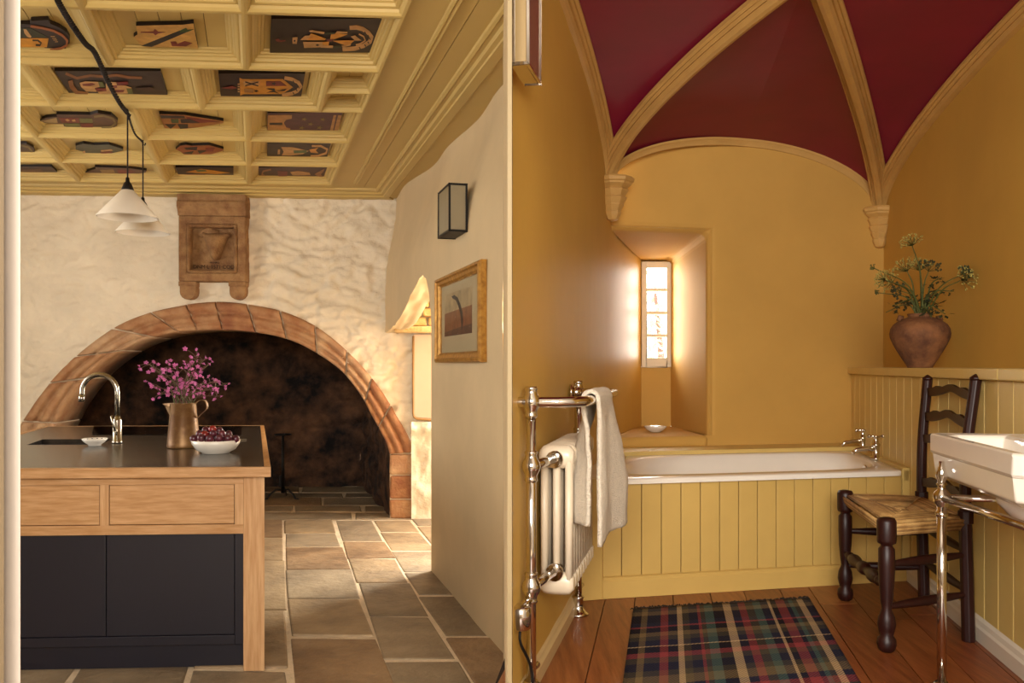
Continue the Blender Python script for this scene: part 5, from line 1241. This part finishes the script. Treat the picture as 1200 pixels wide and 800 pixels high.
# ------------------------------------------------------------------ clay pot with seed heads
pd = 5.2; pl = W(1078, 430, pd); pl.z = ZS; k_ = pd * S / F
pl.x = (1078 - 600) / F * pl.y
tP = thing('clay_pot', 'rough terracotta pot with seed heads on the yellow dado shelf', 'pot', pl)
hp_ = 63 * k_
pr = [(13.5, 0), (14, 1.5), (18, 8), (24, 18), (29, 27), (32.3, 35), (33, 40), (32, 45.5), (29, 50.5), (24, 54.5), (18, 57.5), (13.8, 59), (12.8, 60.5), (13.8, 62), (13.8, 63.2), (12, 63.2), (10.5, 60), (10.5, 50)]
part('pot_body', MB().lathe([(r * k_, z * k_) for r, z in pr], n=36), m_clay, tP, world=False)
for s in (-1, 1):
    part('lug', MB().tube([(s * 20 * k_, 0, 58 * k_), (s * 23.5 * k_, 0, 59.5 * k_), (s * 25 * k_, 0, 55 * k_)], .012, 8), m_clay, tP, world=False)
stems = [(1069, 288, 'umbel', 11), (1063, 318, 'umbel', 13), (1078, 317, 'umbel', 12), (1088, 318, 'dark', 11), (1046, 331, 'umbel', 12), (1026, 315, 'bud', 4), (1030, 343, 'bud', 3), (1127, 328, 'umbel', 12), (1128, 321, 'dark', 7), (1104, 325, 'leaf', 9), (1037, 328, 'umbel', 9), (1056, 341, 'dark', 8),
         (1038, 366, 'leaf', 10), (1046, 358, 'leaf', 9), (1108, 368, 'leaf', 10), (1100, 357, 'leaf', 9), (1092, 372, 'leaf', 8), (1118, 341, 'leaf', 7), (1066, 352, 'leaf', 8), (1090, 348, 'leaf', 8)]
slab = ['tallest pale umbrella seed head above the terracotta pot', 'pale umbrella seed head just below the tallest one', 'pale umbrella seed head right of the tall middle stem', 'dark seed cluster beside the tall middle stems', 'wide pale umbel left of the middle of the pot', 'small closed bud highest on the far left',
        'lower small bud on the far left above the leaves', 'wide pale umbel at the far right of the bunch', 'dark cluster behind the far right umbel', 'leafy stem with dark leaves between the middle and right umbels', 'loose pale umbel at the left next to the highest bud', 'small dark seed cluster in the left middle of the bunch',
        'drooping dark leaf spray lowest at the left of the pot', 'second leaf spray at the left, above the lowest', 'drooping dark leaf spray lowest at the far right', 'leaf spray at right above the drooping one', 'short leaf spray over the right shoulder of the pot', 'thin leafy twig under the far right umbel', 'short leafy twig in the middle left over the pot mouth', 'short leafy twig in the middle right over the pot mouth']
desc = {'umbel': 'tall stem with pale umbrella seed head in the terracotta pot', 'dark': 'stem with dark clustered seed head in the terracotta pot', 'bud': 'thin stem with small closed green head in the terracotta pot', 'leaf': 'drooping stem of small dark leaves in the terracotta pot'}
for i, (px, py, kind, sz) in enumerate(stems):
    tip = W(px, py, min(pd + R.uniform(-.14, .06), 1842 / max(px + sz - 768, 1) - .06)) - pl; st = V((R.uniform(-6, 6) * k_, R.uniform(-5, 5) * k_, 60 * k_))
    md = st.lerp(tip, .55) + V((tip.x * -.2, 0, .03 if kind != 'leaf' else .05)); C = cat_rom([st, md, tip], 14)
    f_ = thing('seed_head_stem' if kind != 'leaf' else 'leafy_stem', slab[i], 'plant stem', pl + st, 0, {'umbel': 'pale umbel stems in the pot', 'dark': 'dark seed stems in the pot', 'bud': 'budding stems in the pot', 'leaf': 'leafy stems in the pot'}[kind])
    part('stem', MB().tube([p - st for p in C], [lerp(.0045, .0022, k / 14) for k in range(15)], 6), m_green, f_, world=False)
    dirv = (C[-1] - C[-3]).normalized(); a_ = dirv.cross(V((.2, 1, .1))).normalized(); b2 = a_.cross(dirv); e = tip - st; rad_ = sz * k_ * 1.2
    hm, sm_ = MB(), MB()
    if kind in ('umbel', 'dark', 'bud'):
        nr = {'umbel': 22, 'dark': 14, 'bud': 8}[kind]
        for q in range(nr):
            th = q * 2.4; ph = math.sqrt((q + .5) / nr) * (1.25 if kind != 'bud' else .6)
            dd = dirv * math.cos(ph) + (a_ * math.cos(th) + b2 * math.sin(th)) * math.sin(ph); t_ = e + dd * rad_ * R.uniform(.85, 1.1)
            sm_.tube([e, t_], .0012, 3)
            for w_ in range(3):
                c = t_ + V((R.uniform(-1, 1), R.uniform(-1, 1), R.uniform(-1, 1))) * .008; r_ = .0034 if kind != 'dark' else .006
                hm.lathe([(.0005, -r_), (r_, 0), (.0005, r_)], c, 5)
        part('seed_head', hm, m_umbel if kind == 'umbel' else m_greend if kind == 'dark' else m_green, f_, world=False); part('rays', sm_, m_green, f_, world=False)
    for q in range(26 if kind == 'leaf' else 4):
        u = R.uniform(.35, 1); p = C[int(u * 14)] - st; dd = V((R.uniform(-1, 1), R.uniform(-1, 1), R.uniform(-.9, .5))).normalized(); l = R.uniform(.018, .036); sd_ = dd.cross(V((0, 0, 1))).normalized() * l * .32; q0_ = p + dd * R.uniform(0, .03)
        if kind == 'leaf': hm.add([q0_, q0_ + dd * l * .5 + sd_, q0_ + dd * l, q0_ + dd * l * .5 - sd_], [(0, 1, 2, 3)])
        else: sm_.add([q0_, q0_ + dd * l * .5 + sd_, q0_ + dd * l, q0_ + dd * l * .5 - sd_], [(0, 1, 2, 3)])
    if kind == 'leaf': part('leaves', hm, m_greend, f_, world=False)

# ------------------------------------------------------------------ outside and the unseen ends of the rooms
mb = MB()
for i in range(700):
    c = W(768 + R.gauss(0, 16), 395 + R.gauss(0, 34), 14 + R.uniform(-1.5, 1.5)); dd = V((R.uniform(-1, 1), R.uniform(-1, 1), R.uniform(-1, 1))).normalized() * .07; s2 = dd.cross(V((.3, .5, .8))).normalized() * .03
    if R.random() < .4: mb.add([c - dd, c + s2, c + dd, c - s2], [(0, 1, 2, 3)])
c = W(768, 395, 14); g = V((c.x, c.y, -2.2))
ts = thing('garden_tree', 'washed-out loose leafed tree outside the narrow slit window', 'tree', g)
part('leaves', mb, m_out, ts, kind='stuff')
part('trunk', MB().tube([g, g.lerp(c, .6) + V((.15, 0, 0)), c + V((0, 0, .6))], [.10, .07, .02], 8), m_leafb, ts)
mb = MB()
def wallq(a, b, z0, z1): mb.add([(a[0], a[1], z0), (b[0], b[1], z0), (b[0], b[1], z1), (a[0], a[1], z1)], [(0, 1, 2, 3)])
ry = -1.6
wallq((-5.2, ry), (-1.7, ry), -1.5, 2.2); wallq((-.1, ry), (2.2, ry), -1.5, 2.2); wallq((-1.7, ry), (-.1, ry), -1.5, 0); wallq((-1.7, ry), (-.1, ry), 1.5, 2.2)
struct('wall_rear', mb, m_shell)
mb = MB(); wallq((-5.2, ry), (-5.2, 3.3), -1.5, 2.2); wallq((-5.2, 5.5), (-5.2, 11), -1.5, 2.2); wallq((-5.2, 3.3), (-5.2, 5.5), -1.5, -.4); wallq((-5.2, 3.3), (-5.2, 5.5), 1.35, 2.2)
struct('wall_left', mb, m_shell)
mb = MB(); a, b = RU(2.0), RU(2.0) - V((.14, S, 0)) * 4.2; wallq((a.x, a.y), (b.x, b.y), -1.5, 2.2); a2, b2_ = RL(2.3), RL(2.3) - V((.14, S, 0)) * 4.6
wallq((a2.x, a2.y), (b2_.x, b2_.y), -1.5, -.05)
struct('wall_right', mb, m_shell)
mb = MB().poly([(-5.2, ry, 2.2), (2.4, ry, 2.2), (2.4, 2.4, 2.2), (-5.2, 2.4, 2.2)]); mb.poly([(-.6, 2.0, 2.68), (3.2, 2.0, 2.68), (3.4, 6.2, 2.68), (.2, 6.2, 2.68)]); struct('ceiling', mb, m_shell)  # second slab: unseen roof cap added to stop sky light leaking past the vault
mb = MB().poly([(-5.2, ry, -1.45), (2.4, ry, -1.45), (2.4, 2.2, -1.45), (-5.2, 2.2, -1.45)]); struct('floor', mb, m_shell)
